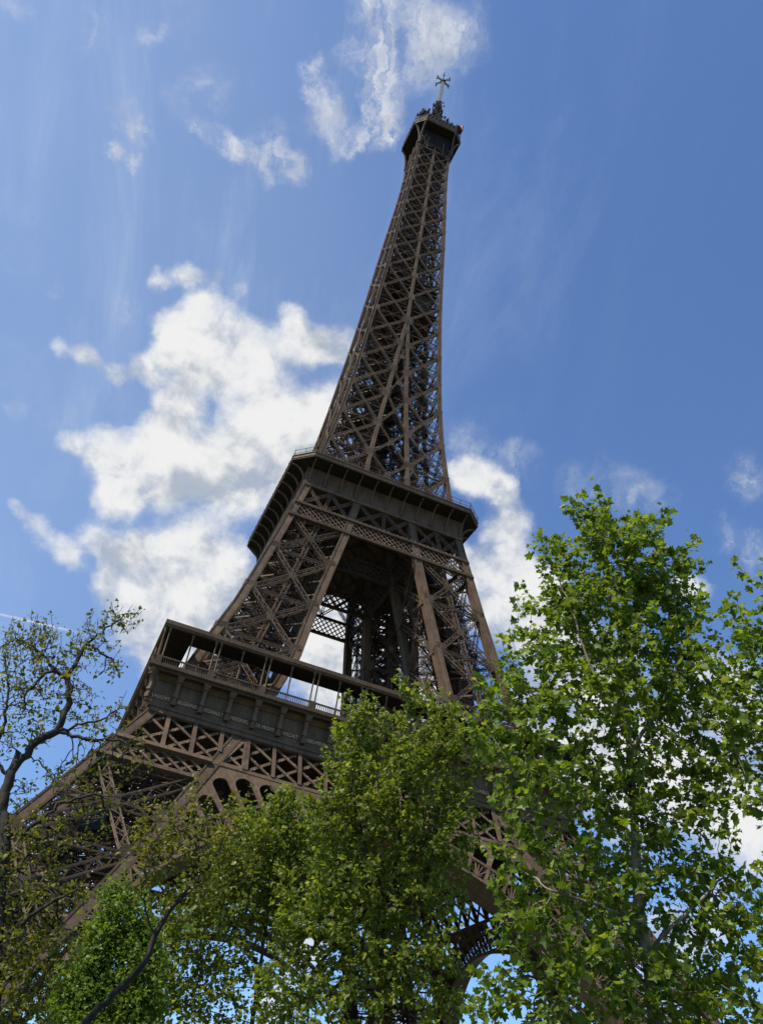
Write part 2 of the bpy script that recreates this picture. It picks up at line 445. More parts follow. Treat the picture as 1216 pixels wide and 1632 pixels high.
def stairs(z0, z1, rise, half, off):
    mb = MB(); z = z0; s = 1
    while z+rise < z1:
        A = leg_axis(z)+np.array(off); B = leg_axis(z+rise)+np.array(off)
        e = np.array([half*s, half*s*-0.3, 0])
        mb.bar(A-e, B+e, 1.1, 0.3, (0, 0, 1))
        for k in (-.55, .55):
            o = np.array([0.3*k, k, 1.0]); mb.bar(A-e+o, B+e+o, 0.08, 0.08)
        mb.box(B+e-np.array([1.3, 1.3, .15]), B+e+np.array([1.3, 1.3, .1]))
        # landing rail
        for sx in (-1.3, 1.3): mb.bar(B+e+np.array([sx, -1.3, 1.0]), B+e+np.array([sx, 1.3, 1.0]), .08, .08)
        z += rise; s = -s
    return mb

LOW = [5.0, 17.6, 29.5, 41.6]
UPN = [59.3, 70.2, 81.1, 92.0, 101.7]
leg_low = lace_leg(LOW, 'mid', 1.3, False, 0.18).mesh('leg', IRON)
leg_up = lace_leg(UPN, None, .92, True, 0.16).mesh('leg', IRON)
zl = [2, 15, 27.25, 40, 51.2]; zu = [51.2, 57.6, 63, 69.3, 77, 81.2, 85, 92.5, 100, 108.3, 111.6]
cols = []
for zs, nm in ((zl, 'low'), (zu, 'up')):
    g = []
    for fx, fy in (((lambda z: -h(z)), (lambda z: -h(z))), ((lambda z: -xi(z)-CW), (lambda z: -h(z))),
                   ((lambda z: -h(z)), (lambda z: -xi(z)-CW)), ((lambda z: -xi(z)-CW), (lambda z: -xi(z)-CW))):
        mb = column_mesh('column', fx, fy, zs, CW)
        # angle-iron flanges along the outer edges
        for za, zb in zip(zs[:-1], zs[1:]):
            for ex in (-0.06, CW-0.06):
                for ey in (-0.05, CW-0.07):
                    mb.bar((fx(za)+ex+.06, fy(za)+ey+.06, za), (fx(zb)+ex+.06, fy(zb)+ey+.06, zb), 0.26, 0.26)
        g.append(mb.mesh('column', IRON))
    cols.append(g)
rails_low = lift_rails(3, 51, 2.0).mesh('lift_track', IRON_D)
rails_up = lift_rails(58, 111, 1.6).mesh('lift_track', IRON)
st_low = stairs(4, 52, 2.6, 3.0, (2.5, -2.5, 0)).mesh('staircase', IRON_D)
st_up = stairs(59, 110, 3.2, 2.0, (-1.2, 1.2, 0)).mesh('staircase', IRON_D)
foot = MB().poly([(-62.5, -62.5, 0), (-43, -62.5, 0), (-43, -43, 0), (-62.5, -43, 0), (-61.5, -61.5, 3.0), (-42.4, -61.5, 3.0), (-42.4, -42.4, 3.0), (-61.5, -42.4, 3.0)],
                 [(3, 2, 1, 0), (4, 5, 6, 7), (0, 1, 5, 4), (1, 2, 6, 5), (2, 3, 7, 6), (3, 0, 4, 7)]).mesh('footing', STONE)
for k in range(4):
    rz = k*math.pi/2
    lg = link('leg', leg_low, tower, rz)
    for c in cols[0]: link('column', c, lg)
    link('lift_track', rails_low, lg); link('staircase', st_low, lg); link('footing', foot, lg)
    lu = link('leg', leg_up, tower, rz)
    for c in cols[1]: link('column', c, lu)
    link('lift_track', rails_up, lu); link('staircase', st_up, lu)

# ---- girders under the lower gallery
def clip_seg(s0, z0, s1, z1, ok, n=80):
    ts = [i/n for i in range(n+1) if ok(s0+(s1-s0)*i/n, z0+(z1-z0)*i/n)]
    if len(ts) < 2: return None
    a, b = min(ts), max(ts)
    return (s0+(s1-s0)*a, z0+(z1-z0)*a, s0+(s1-s0)*b, z0+(z1-z0)*b)
def fbar(mb, s0, z0, s1, z1, w, d, off=0.0):
    mb.bar(fp(s0, z0, off), fp(s1, z1, off), w, d, fn((z0+z1)/2))
PITCHC = 3.811
SX = [-34.3+PITCHC*k for k in range(19)]
g1 = MB(); lamps = []
ZT, ZM, ZB = 52.0, 45.4, 42.1
g1.bar(fp(-33.3, 51.55, .06), fp(33.3, 51.55, .06), 0.9, 0.5, fn(51.5))
g1.bar(fp(-xi(ZM)-.2, ZM, -.3), fp(xi(ZM)+.2, ZM, -.3), 0.62, 0.6, fn(ZM))
for sg in (-1, 1):
    g1.bar(fp(sg*36.4, ZM, .12), fp(sg*(xi(ZM)+1.0), ZM, .12), 0.62, 0.9, fn(ZM))
for sg in (-1, 1):
    g1.bar(fp(sg*38.2, ZB, .12), fp(sg*(xi(ZB)+1.1), ZB, .12), 0.62, 0.9, fn(ZB))
okA = lambda s, z: abs(s) < h(z)-0.9 and not (xi(z)+0.1 < abs(s) < xi(z)+CW-0.1)
okIn = lambda s, z: abs(s) < xi(z)+.2
okLeg = lambda s, z: xi(z)+CW-.2 < abs(s) < h(z)-0.9
for k, s in enumerate(SX[1:-1]):
    g = clip_seg(s, 51.2, s, ZM+.3, okIn if abs(s) < 21.5 and okIn(s, 51) else okLeg)
    if g: fbar(g1, *g, 0.55, 0.55, -0.1)
    if abs(s) < 19.5: fbar(g1, s, 51.2, s, ZM+.3, 0.55, 0.5, -0.11)
okAny = (okIn, okLeg)
for k in range(-3, 20):
    s0 = -34.3+PITCHC*k
    for s1 in (s0+2*PITCHC, s0-2*PITCHC):
        for ok in okAny:
            for sgn in ((-1, 1) if ok is okLeg else (0,)):
                o2 = ok if sgn == 0 else (lambda s, z, sgn=sgn: okLeg(s, z) and s*sgn > 0)
                g = clip_seg(s0, 51.3, s1, ZM+.25, o2)
                if g: fbar(g1, *g, 0.42, 0.16, -0.22 if s1 > s0 else -0.40)
    for s1 in (s0+PITCHC, s0-PITCHC):
        for d in (0, PITCHC/2):
            for sgn in (-1, 1):
                g = clip_seg(s0+d, ZM-.2, s1+d, ZB+.2, lambda s, z, sgn=sgn: okLeg(s, z) and s*sgn > 0)
                if g: fbar(g1, *g, 0.36, 0.14, -0.18 if s1 > s0 else -0.34)
girder_a = g1.mesh('girder', IRON)
# inner parallel girder, plain lattice
g2 = MB()
def ip(s, z): return np.array([s, -(xi(z)+.3), z])
for z, w in ((51.4, 1.2), (45.0, 2.2)): g2.bar(ip(-20, z), ip(20, z), w, 0.7, (0, -1, 0))
for k in range(-6, 7):
    s0 = k*PITCHC
    for s1 in (s0+2*PITCHC, s0-2*PITCHC):
        g = clip_seg(s0, 51.2, s1, 45.6, lambda s, z: abs(s) < xi(z))
        if g: g2.bar(ip(g[0], g[1]), ip(g[2], g[3]), 1.5, .2 if s1 > s0 else .26)
girder_b = g2.mesh('inner_girder', IRON_D)

# ---- arches
ZC, RI, RE = 4.25, 37.0, 40.1
def ap(th, r, off=0.0):
    return fp(r*math.sin(th), ZC+r*math.cos(th), off)
def r_leg(th):
    """distance from arch centre to the leg's inner edge or the girder, whichever is nearer"""
    lo = 20.; 
    for r in np.arange(30, 60, 0.05):
        z = ZC+r*math.cos(th); s = abs(r*math.sin(th))
        if z > ZM-.2 or s > xi(max(z, 0)): return float(r)
    return 60.
def band(r0, r1, th0, th1, dep, off, n=120):
    mb = MB(); rings = []
    for i in range(n+1):
        th = th0+(th1-th0)*i/n
        z = ZC+r0*math.cos(th); nn = fn(z)
        a, b = ap(th, r0, off), ap(th, r1, off)
        rings.append([a, b, b-nn*dep, a-nn*dep])
    mb.sweep(rings); return mb
THM = R(72)
arch = band(RI, RI+.45, -THM, THM, 3.6, .35)
th_e = max(t for t in np.arange(0, 1.2, .005) if r_leg(t) > RE+.3)
for m_ in (band(RE-.35, RE+.05, -th_e, th_e, 3.4, .35),):
    o = len(arch.v); arch.v += m_.v; arch.f += [tuple(i+o for i in f) for f in m_.f]
fan = MB()
TH4 = R(4)
k = -18
while k <= 18:
    th = k*TH4
    if abs(th) < R(68):
        rt = min(RE-.3, r_leg(th)-.1)
        if rt > RI+.8:
            fan.bar(ap(th, RI+.4, .1), ap(th, rt, .1), 0.42, 0.35, fn(30)); fan.bar(ap(th, RI+.4, -2.9), ap(th, rt, -2.9), 0.9, 0.3, fn(30))
    tm = (k+.5)*TH4
    if abs(tm) < R(66):
        rt = min(RE-.3, r_leg(tm)-.15)
        if rt > RI+1.0:
            base = ap(tm, RI+.45, .05)
            for q in (-1.6, -0.85, 0, .85, 1.6):
                tt = tm+R(q)
                r2 = min(RE-.35-(abs(q) > 1.5)*0.7, r_leg(tt)-.15)
                if r2 > RI+.9: fan.bar(base, ap(tt, r2, .05), 0.16, 0.16, fn(30))
            # scrolls
            for q, rr in ((-1.15, RE-.75), (1.15, RE-.75), (-1.2, RI+.8), (1.2, RI+.8)):
                if rr+.3 < rt:
                    c = ap(tm+R(q), rr, .05)
                    for j in range(8):
                        a0, a1 = j*math.pi/4, (j+1)*math.pi/4
                        fan.bar(c+np.array([.3*math.cos(a0), 0, .3*math.sin(a0)]), c+np.array([.3*math.cos(a1), 0, .3*math.sin(a1)]), .1, .12)
    k += 1
# spandrel plates with arched openings
sp = MB()
def spandrel(sgn):
    N = 560; t0, t1 = R(1.0), th_e-R(0.3)
    prev = None
    for i in range(N+1):
        th = t0+(t1-t0)*i/N
        ro = r_leg(th)
        c = (math.floor(th/TH4)+.5)*TH4
        u = (th-c)/(TH4/2)                         # -1..1 in the bay
        hw = 0.74
        rin = RE
        rcap = min(r_leg(c-TH4*.36), r_leg(c+TH4*.36))
        if abs(u) < hw and rcap-RE > 1.0:
            wid = RE*TH4/2*hw
            rise = min(wid, (rcap-RE)*.5)
            rin = max(RE, rcap-.55-rise*(1-math.sqrt(max(0, 1-(u/hw)**2))))
        # the triangular opening beside the leg is left out of the plate
        rec = (ap(sgn*th, rin, -.05), ap(sgn*th, ro, -.05))
        if prev is not None:
            nn = fn(42)*.22
            a, b = prev; c2, d2 = rec
            sp.sweep([[a, b, b-nn, a-nn], [c2, d2, d2-nn, c2-nn]], cap=False)
        prev = rec
spandrel(1); spandrel(-1)
# corner plates where the girder meets the leg, leaving a triangular hole
for sg in (-1, 1):
    for a, b, w in (((19.3, 51.1), (19.3, 45.4), .6), ((23.3, 45.6), (18.9, 45.6), .7)):
        fbar(sp, sg*a[0], a[1], sg*b[0], b[1], w, .4, -.12)
    fbar(sp, sg*23.6, 44.2, sg*19.6, 50.8, .5, .3, -.14)
arch_m = arch.mesh('arch', IRON); fan_m = fan.mesh('fan_ornament', IRON); sp_m = sp.mesh('spandrel', IRON)
for k in range(4):
    rz = k*math.pi/2
    link('girder', girder_a, tower, rz); link('inner_girder', girder_b, tower, rz)
    a = link('arch', arch_m, tower, rz)
    link('fan_ornament', fan_m, a); link('spandrel', sp_m, a)

# ---- lower gallery
gal = MB()
def ring_slab(mb, w0, w1, z0, z1):
    """square ring between half widths w0 (inner) and w1 (outer)"""
    P = []
    for w in (w1, w0):
        for z in (z0, z1):
            P += [(-w, -w, z), (w, -w, z), (w, w, z), (-w, w, z)]
    F = []
    for j in range(4):
        i = (j+1) % 4
        F += [(j, i, 4+i, 4+j), (8+i, 8+j, 12+j, 12+i), (j, 8+j, 8+i, i), (4+j, 4+i, 12+i, 12+j)]
    mb.poly(P, F)
ring_slab(gal, 9.0, 34.9, 56.75, 57.15)                # floor
ring_slab(gal, 13.0, 32.4, 52.35, 52.5)                   # added dark sheet above the girders, imitates the black shade behind them
for k in range(13):                                       # joists under the floor
    w = 10.5+k*1.9
    for z in (56.3,):
        for a, b in (((-w, -w), (w, -w)), ((w, -w), (w, w)), ((w, w), (-w, w)), ((-w, w), (-w, -w))):
            gal.bar((*a, z), (*b, z), .25, .8, (0, 0, 1))
gallery = gal.build('gallery', IRON_D, tower)
ring_slab(cei := MB(), 30.35, 34.45, 63.86, 64.2); cei.build('ceiling', DARKM, gallery)  # near-black colour stands in for shade beneath the gallery roof
def ring_profile(name, prof, mat, parent):
    """square mitred moulding: prof is a closed list of (half width, z)"""
    mb = MB(); rings = []
    for sx, sy in ((-1, -1), (1, -1), (1, 1), (-1, 1)):
        rings.append([(sx*w, sy*w, z) for w, z in prof])
    rings.append(rings[0]); mb.sweep(rings, cap=False)
    return mb.build(name, mat, parent)
ring_profile('cornice', [(34.2, 56.95), (35.2, 57.12), (35.38, 57.2), (35.38, 57.42), (35.25, 57.48), (35.25, 57.66), (34.4, 57.66)], IRON, gallery)
ring_profile('roof_edge', [(34.3, 63.72), (34.75, 63.72), (34.75, 63.95), (34.92, 64.0), (34.92, 64.62), (34.5, 64.72), (30.3, 64.8), (30.3, 64.25), (34.3, 64.2)], IRON, gallery)
ring_profile('frieze', [(32.6, 52.0), (33.75, 52.0), (33.75, 52.28), (33.55, 52.34), (33.55, 52.62), (33.42, 52.7), (33.42, 53.15), (33.5, 53.2), (33.5, 53.25), (33.42, 53.3), (33.42, 53.95), (33.52, 54.0), (33.52, 54.12), (33.3, 54.2),
              (33.3, 55.6), (33.45, 56.2), (33.85, 56.7), (34.35, 56.95), (32.6, 56.95)], IRON, gallery)
con = MB()
con.box((-.32, -.62, 52.75), (.32, .2, 53.35)); con.box((-.26, -.5, 53.35), (.26, .2, 53.85)); con.box((-.34, -.66, 53.85), (.34, .2, 54.2))
con.sweep([[(-.25, y0, z), (.25, y0, z), (.25, y0+.8, z), (-.25, y0+.8, z)] for z, y0 in ((54.2, -.5), (54.9, -.52), (55.5, -.68), (56.0, -.9))])
con.sweep([[(x*k, -.75+y*k*1.1, z) for x, y in ((-.3, -.3), (.3, -.3), (.3, .3), (-.3, .3))] for z, k in ((55.9, .8), (56.0, 1.25), (56.15, 1.3), (56.2, 1.0), (56.45, 1.5), (56.8, 1.75), (57.0, 1.5), (57.1, 1.1))])
con_m = con.mesh('console', IRON)
for k in range(4):
    rz = k*math.pi/2; c, s_ = math.cos(rz), math.sin(rz)
    for j in range(18):
        x, y = SX[j], -33.55
        o = link('console', con_m, gallery, rz)
        if j == 0: x, y = -33.95, -33.95; o.rotation_euler[2] = rz-math.pi/4
        o.location = (x*c-y*s_, x*s_+y*c, 0)
bal = MB()
bal.bar((-35.0, -35.0, 58.72), (35.0, -35.0, 58.72), .2, .22, (0, -1, 0)); bal.bar((-35, -35, 57.8), (35, -35, 57.8), .16, .16, (0, -1, 0))
x = -34.9
while x < 34.9:
    bal.bar((x, -35, 57.66), (x, -35, 58.65), .11, .08); x += .32
for k in range(10):
    xx = -34.3+k*2*PITCHC
    bal.box((xx-.42, -35.2, 57.66), (xx+.42, -34.75, 58.85))
bal_m = bal.mesh('balustrade', IRON)
gc = MB(); gc.lathe((0, 0, 57.6), [(.2, 0), (.2, .3), (.13, .45), (.11, 5.4), (.2, 5.9), (.22, 6.26)], 8)
gc_m = gc.mesh('gallery_column', IRON, True)
for k in range(4):
    rz = k*math.pi/2; c, s_ = math.cos(rz), math.sin(rz)
    link('balustrade', bal_m, gallery, rz)
    for j in range(10):
        xx = -34.3+j*2*PITCHC
        for dx, yy in ((-.38, -34.55), (.38, -34.55), (PITCHC, -34.2)):
            x = xx+dx
            if x < -34.3 or x > 34.4: continue
            if abs(dx) < 1 and j == 0 and dx < 0: continue
            o = link('gallery_column', gc_m, gallery); o.location = (x*c-yy*s_, x*s_+yy*c, 0)
NAMES = ['CAUCHY', 'BELGRAND', 'REGNAULT', 'FRESNEL', 'DE PRONY', 'VICAT', 'EBELMEN', 'COULOMB', 'POINSOT', 'FOUCAULT', 'DELAUNAY', 'MORIN', 'HAUY', 'COMBES', 'THENARD', 'ARAGO', 'POISSON', 'MONGE']
for j, nm in enumerate(NAMES):
    cu = bpy.data.curves.new('lettering', 'FONT'); cu.body = nm; cu.size = 0.78; cu.align_x = 'CENTER'; cu.extrude = .03; cu.space_character = 1.12
    tmp = bpy.data.objects.new('tmp', cu); COL.objects.link(tmp)
    bpy.context.view_layer.update()
    me = bpy.data.meshes.new_from_object(tmp.evaluated_get(bpy.context.evaluated_depsgraph_get()))
    bpy.data.objects.remove(tmp)
    wid = max(v.co.x for v in me.vertices)-min(v.co.x for v in me.vertices)
    me.name = 'lettering'; me.materials.clear(); me.materials.append(GOLD)
    o = link('lettering', me, gallery)
    sc = min(1.0, 2.75/wid)
    o.scale = (sc, 1, 1); o.rotation_euler = (math.pi/2, 0, 0); o.location = (SX[j]+PITCHC/2, -33.455, 53.36)
# rail round the inner edge of the deck, seen against the sky
rail = MB()
for w in (17.2, 29.0):
    for z in (58.3, 58.8):
        for a, b in (((-w, -w), (w, -w)), ((w, -w), (w, w)), ((w, w), (-w, w)), ((-w, w), (-w, -w))): rail.bar((*a, z), (*b, z), .06, .06, (0, 0, 1))
    for i in range(-8, 9):
        t = i*w/8
        for p in ((t, -w), (t, w), (-w, t), (w, t)): rail.bar((*p, 57.2), (*p, 58.8), .07, .07)
rail.build('deck_railing', IRON_D, gallery)

# ---- girders under the upper gallery
def k_girder(fy, sgn, xin, xout, mat, coarse=False):
    mb = MB()
    def P(s, z, o=0.): return np.array([s, fy(z)-sgn*o, z])
    n = (0., -1., 0.)
    for z, w in ((105.5, .5), (101.8, .6)): mb.bar(P(-xout(z), z, .1), P(xout(z), z, .1), w, .6, n)
    mb.bar(P(-xout(111), 111.35, .05), P(xout(111), 111.35, .05), .5, .5, n)
    bays = [(lambda z: -xout(z)+.9, lambda z: -xin(z)-CW), (lambda z: -xin(z), lambda z: xin(z)), (lambda z: xin(z)+CW, lambda z: xout(z)-.9)]
    for L, Rr in bays:
        za, zb = 105.75, 111.1
        for q in range(2):
            l0 = L(za)+(Rr(za)-L(za))*q/2; r0 = L(za)+(Rr(za)-L(za))*(q+1)/2
            l1 = L(zb)+(Rr(zb)-L(zb))*q/2; r1 = L(zb)+(Rr(zb)-L(zb))*(q+1)/2
            mb.latt(P(l0, za, -.3), P(r1, zb, -.3), .62, n, .45, pitch=.6)
            mb.latt(P(r0, za, -.3), P(l1, zb, -.3), .62, n, .45, pitch=.6)
        m0, m1 = (L(za)+Rr(za))/2, (L(zb)+Rr(zb))/2
        mb.latt(P(m0, za, -.2), P(m1, zb, -.2), .6, n, .4, pitch=.6)
        za, zb = 102.05, 105.3
        ok = lambda s, z: L(z)-.1 < s < Rr(z)+.1
        st = 1.18; s = -24.0
        while s < 24:
            for e in (1, -1):
                g = clip_seg(s, za, s+e*(zb-za), zb, ok)
                if g: mb.bar(P(g[0], g[1], -.05-.12*(e > 0)), P(g[2], g[3], -.05-.12*(e > 0)), .24 if not coarse else .34, .1, n)
            s += st if not coarse else 1.5
    return mb
ga = k_girder(lambda z: -h(z), 1, xi, h, IRON).mesh('girder', IRON)
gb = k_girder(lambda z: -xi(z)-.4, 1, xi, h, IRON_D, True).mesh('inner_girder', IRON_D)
# ---- upper gallery / platform
def octo(w, c): return [(-w+c, -w), (w-c, -w), (w, -w+c), (w, w-c), (w-c, w), (-w+c, w), (-w, w-c), (-w, -w+c)]
plat = MB()
W2, C2 = 20.42, 3.43
def oct_ring(mb, rows, cap=False):
    mb.sweep([[(x, y, z) for x, y in octo(w, c)] for w, c, z in rows], cap=cap)
oct_ring(plat, [(17.05, .02, 111.3), (17.3, .02, 111.35), (17.3, .02, 111.85), (17.12, .02, 111.95), (17.12, .05, 115.75), (17.12, .05, 116.6)], True)
platform = plat.build('platform', IRON, tower)
oct_ring(sof := MB(), [(17.15, .1, 115.72), (W2-.2, C2, 115.98), (W2-.2, C2, 116.9)], True); sof.build('soffit', DARKM, platform)  # soffit colour carries the shade below the platform edge
oct_ring(fas := MB(), [(W2-.1, C2, 116.02), (W2, C2, 116.05), (W2, C2, 116.25), (W2+.08, C2, 116.3), (W2+.08, C2, 116.42), (W2, C2, 116.46), (W2, C2, 117.05), (W2+.1, C2, 117.1), (W2+.1, C2, 117.25), (W2-.3, C2, 117.28)])
fas.build('fascia', IRON, platform)
br = MB()
def quarter(mb, p0, out, hgt, run, wid, dep, n=10):
    """curved bracket leaving the wall upright and bending outward"""
    out = np.asarray(out, float); side = np.array([-out[1], out[0], 0.])
    rings = []
    for i in range(n+1):
        t = i/n*math.pi/2
        p = np.asarray(p0, float)+out*run*(1-math.cos(t))+np.array([0, 0, hgt*math.sin(t)])
        nn = out*math.cos(t)-np.array([0, 0, math.sin(t)])   # towards the free side
        rings.append([p-side*wid/2, p+side*wid/2, p+side*wid/2+nn*dep, p-side*wid/2+nn*dep])
    mb.sweep(rings)
quarter(br, (0, 0, 112.0), (0, -1, 0), 3.75, 3.1, .24, .32)
br_m = br.mesh('bracket', IRON)
for k in range(4):
    rz = k*math.pi/2; c, s_ = math.cos(rz), math.sin(rz)
    link('girder', ga, tower, rz); link('inner_girder', gb, tower, rz)
    for j in range(11):
        x, y = -16.5+3.3*j, -17.1
        o = link('bracket', br_m, platform, rz); o.location = (x*c-y*s_, x*s_+y*c, 0)
rl = MB()
oc = octo(W2-.15, C2)
for i in range(8):
    a, b = np.array(oc[i]), np.array(oc[(i+1) % 8]); L = np.linalg.norm(b-a); n = max(1, int(L/2.2))
    for z in (117.9, 118.8): rl.bar((*a, z), (*b, z), .07, .07, (0, 0, 1))
    for j in range(n+1):
        p = a+(b-a)*j/n; rl.bar((*p, 117.2), (*(p*1.004), 118.85), .1, .1)
    m_ = int(L/.45)
    for j in range(m_): 
        p = a+(b-a)*j/m_; rl.bar((*p, 117.2), (*p, 118.8), .03, .03)
rl.build('railing', IRON, platform)
pv = MB()
pv.box((-12.6, -11.6, 117.2), (-5.8, -7.6, 120.4)); pv.box((-12.9, -11.9, 120.4), (-5.5, -7.3, 120.75)); pv.box((-10.4, -10.4, 120.75), (-6.2, -7.8, 123.4)); pv.box((-10.7, -10.7, 123.4), (-5.9, -7.5, 123.65))
pv.box((6.5, 5, 117.2), (12, 11, 120.6)); pv.box((-12, 5, 117.2), (-6, 11, 120.6))
pv.build('pavilion', WALLP, platform)
gl = MB(); gl.box((-5.0, -12.2, 117.3), (8.5, -8.4, 120.1)); 
for i in range(12):
    xx = -5+i*1.227; gl.box((xx-.06, -12.3, 117.3), (xx+.06, -12.2, 120.1))
gl.box((-5.2, -12.5, 120.1), (8.7, -8.2, 120.35))
gl.build('glazed_pavilion', GLASSY, platform)

# ---- upper shaft
NZ = [117.2, 128.2, 138.6, 149.5, 159.2, 169.4, 179.4, 189.2, 198.8, 208.0, 216.1, 224.4, 232.0, 240.0, 247.0, 253.1, 259.1, 264.7]
def shaft_face():
    mb = MB()
    for i, (z0, z1) in enumerate(zip(NZ[:-1], NZ[1:])):
        n = fn((z0+z1)/2)
        w = np.interp(z0, [117, 180, 265], [.60, .56, .44])
        two = z1 < 180
        m0, m1 = (xi(z0)+.9, xi(z1)+.9) if two else (.35, .35)
        for sg in (-1, 1):
            A0, A1 = fp(sg*(h(z0)-.45), z0, -.3), fp(sg*(h(z1)-.45), z1, -.3)
            B0, B1 = fp(sg*(m0-.4), z0, -.3), fp(sg*(m1-.4), z1, -.3)
            cr = z0 > 170
            mb.latt(A0, B1, w, n, .5, w*.24, pitch=w*1.0, cross=cr); mb.latt(B0, A1, w, n, .5, w*.24, pitch=w*1.0, cross=cr)
            mb.latt(A1, B1, w*.5, n, .3, pitch=w*1.2, back=False)
            D0_, D1_ = (A0+A1)/2, (B0+B1)/2; T0, T1 = (A0+B0)/2, (A1+B1)/2
            for q0_, q1_ in ((D0_, T1), (D1_, T1), (D0_, T0), (D1_, T0)): mb.latt(q0_-n*.25, q1_-n*.25, w*.42, n, .2, pitch=w*.7, back=False)
            # light secondary struts from the mid points
            C = (A0+A1+B0+B1)/4
            for q in ((A0+A1)/2, (B0+B1)/2): mb.bar(C-n*.2, q-n*.2, .16, .16, n)
            for q in (A0, A1): mb.bar(q-n*.9, np.array([C[0]*.55, C[1]*.55, C[2]+1]), .18, .18, n); mb.bar(q-n*.9, np.array([C[0]*.2, C[1]*.75, C[2]-2]), .18, .18, n)
            for q in (B0, B1): mb.bar(q-n*.9, np.array([C[0]*.9, C[1]*.6, C[2]]), .18, .18, n)
        if two:
            A0, A1 = fp(-(m0-.5), z0, -.3), fp(-(m1-.5), z1, -.3); B0, B1 = fp(m0-.5, z0, -.3), fp(m1-.5, z1, -.3)
            ww = w*.75
            mb.latt(A0, B1, ww, n, .45, ww*.26, pitch=ww*1.1); mb.latt(B0, A1, ww, n, .45, ww*.26, pitch=ww*1.1)
            gusset(mb, (A0+A1+B0+B1)/4+n*.3, n, 1.3, 1.3, fins=0)
            if z1 > 179: gusset(mb, fp(0, z1-.2, .06), n, 2.2, 2.6, .16, 5)
        # comb plates on the nodes
        for s in ((-m1+.1, m1-.1) if two else (0.,)):
            g = np.interp(z1, [117, 265], [1.9, 1.25]); gusset(mb, fp(s, z1, .03), n, g, g*1.1, .12, 5)
        for sg in (-1, 1): gusset(mb, fp(sg*(h(z1)-.75), z1, .02), n, 1.3, 1.6, .1, 4)
    return mb
def shaft_inner():
    """bracing planes one bay inside the face, plus ties across"""
    mb = MB()
    for z0, z1 in zip(NZ[:-1], NZ[1:]):
        k = .36 if z0 < 180 else .0
        if z1 < 180:
            q0, q1 = xi(z0)+.6, xi(z1)+.6
            for sg in (-1, 1):
                mb.latt((-h(z0)+.7, sg*q0, z0), (-q0, sg*q0, z1), .7, (0, 1, 0), .4, pitch=.9); mb.latt((-q0, sg*q0, z0), (-h(z1)+.7, sg*q1, z1), .7, (0, 1, 0), .4, pitch=.9)
                mb.latt((-q0, sg*q0, z0), (-q1, sg*q1, z1), .9, (1, 0, 0), .8, pitch=.8)
            mb.latt((-q0, -q0, z0), (-q1, q1, z1), .6, (1, 0, 0), .4, pitch=.8)
        # diaphragm
        a = h(z1)-.6
        mb.latt((-a, -a, z1), (a, a, z1), .6, (0, 0, 1), .4, pitch=.9)
        mb.latt((0, -a, z1), (-a, 0, z1), .5, (0, 0, 1), .4, pitch=.8)
        zc = (z0+z1)/2; a = h(zc)-.6
        mb.bar((0, -a, zc), (-a, 0, zc), .2, .3, (0, 0, 1)); mb.bar((-a, -a, zc), (-1.5, -1.5, zc), .2, .3, (0, 0, 1))
    return mb
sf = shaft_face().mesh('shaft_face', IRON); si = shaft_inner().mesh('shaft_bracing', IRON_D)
core = MB()
ch = lambda z: np.interp(z, [117, 180, 265], [2.5, 2.4, 2.2])
z = 117.2
while z < 270:
    a = ch(z)
    for (x0, y0), (x1, y1) in (((-a, -a), (a, -a)), ((a, -a), (a, a)), ((a, a), (-a, a)), ((-a, a), (-a, -a))):
        core.bar((x0, y0, z), (x0, y0, z+2.2), .5, .5)
        core.bar((x0, y0, z), (x1, y1, z), .3, .3, (0, 0, 1))
        core.bar((x0, y0, z), (x1, y1, z+2.2), .22, .15); core.bar((x1, y1, z), (x0, y0, z+2.2), .22, .15)
        mx, my = (x0+x1)/2, (y0+y1)/2
        core.bar((mx, my, z), (mx, my, z+2.2), 1.5, .12, (mx, my, 0))
    z += 2.2
z = 118.0; s = 1
while z < 262:
    a = min(h(z)-1.6, 5.5)
    core.bar((-a*.5*s-1, -a*.62, z), (a*.5*s-1, -a*.62, z+2.4), .9, .25, (0, 0, 1)); core.bar((-a*.5*s-1, -a*.62-.4, z+1), (a*.5*s-1, -a*.62-.4, z+3.4), .07, .07)
    core.box((a*.5*s-1.9, -a*.62-.8, z+2.35), (a*.5*s-.1, -a*.62+.8, z+2.5))
    z += 2.4; s = -s
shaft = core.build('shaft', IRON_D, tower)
zc_ = [117.2]+NZ[1:]+[270]
cc = column_mesh('column', lambda z: -h(z), lambda z: -h(z), zc_, .76)
for za, zb in zip(zc_[:-1], zc_[1:]):
    cc.bar((-h(za)+.0, -h(za)+.0, za), (-h(zb), -h(zb), zb), .22, .22)
cc = cc.mesh('column', IRON)
mids = []
for sg in (-1, 1):
    mm = MB(); rings = []
    for z in [117.2]+NZ[1:6]+[179.4]:
        x = sg*(xi(z)+.45); y = -h(z); w = .42
        rings.append([(x-w, y, z), (x+w, y, z), (x+w, y+.7, z), (x-w, y+.7, z)])
    mm.sweep(rings); mids.append(mm.mesh('column', IRON))
mm = MB(); mm.sweep([[(-w, -h(z), z), (w, -h(z), z), (w, -h(z)+.6, z), (-w, -h(z)+.6, z)] for z, w in [(179.4, .45)]+[(z, .36) for z in NZ[7:]]]); mids.append(mm.mesh('column', IRON))
for k in range(4):
    rz = k*math.pi/2
    link('shaft_face', sf, shaft, rz); link('shaft_bracing', si, shaft, rz); link('column', cc, shaft, rz)
    for m_ in mids: link('column', m_, shaft, rz)
ip_ = MB()
for z, t in ((186.0, .5), (194.5, .4), (196.6, .25)):
    a = h(z)-.9; ip_.box((-a, -a, z), (a, a, z+t))
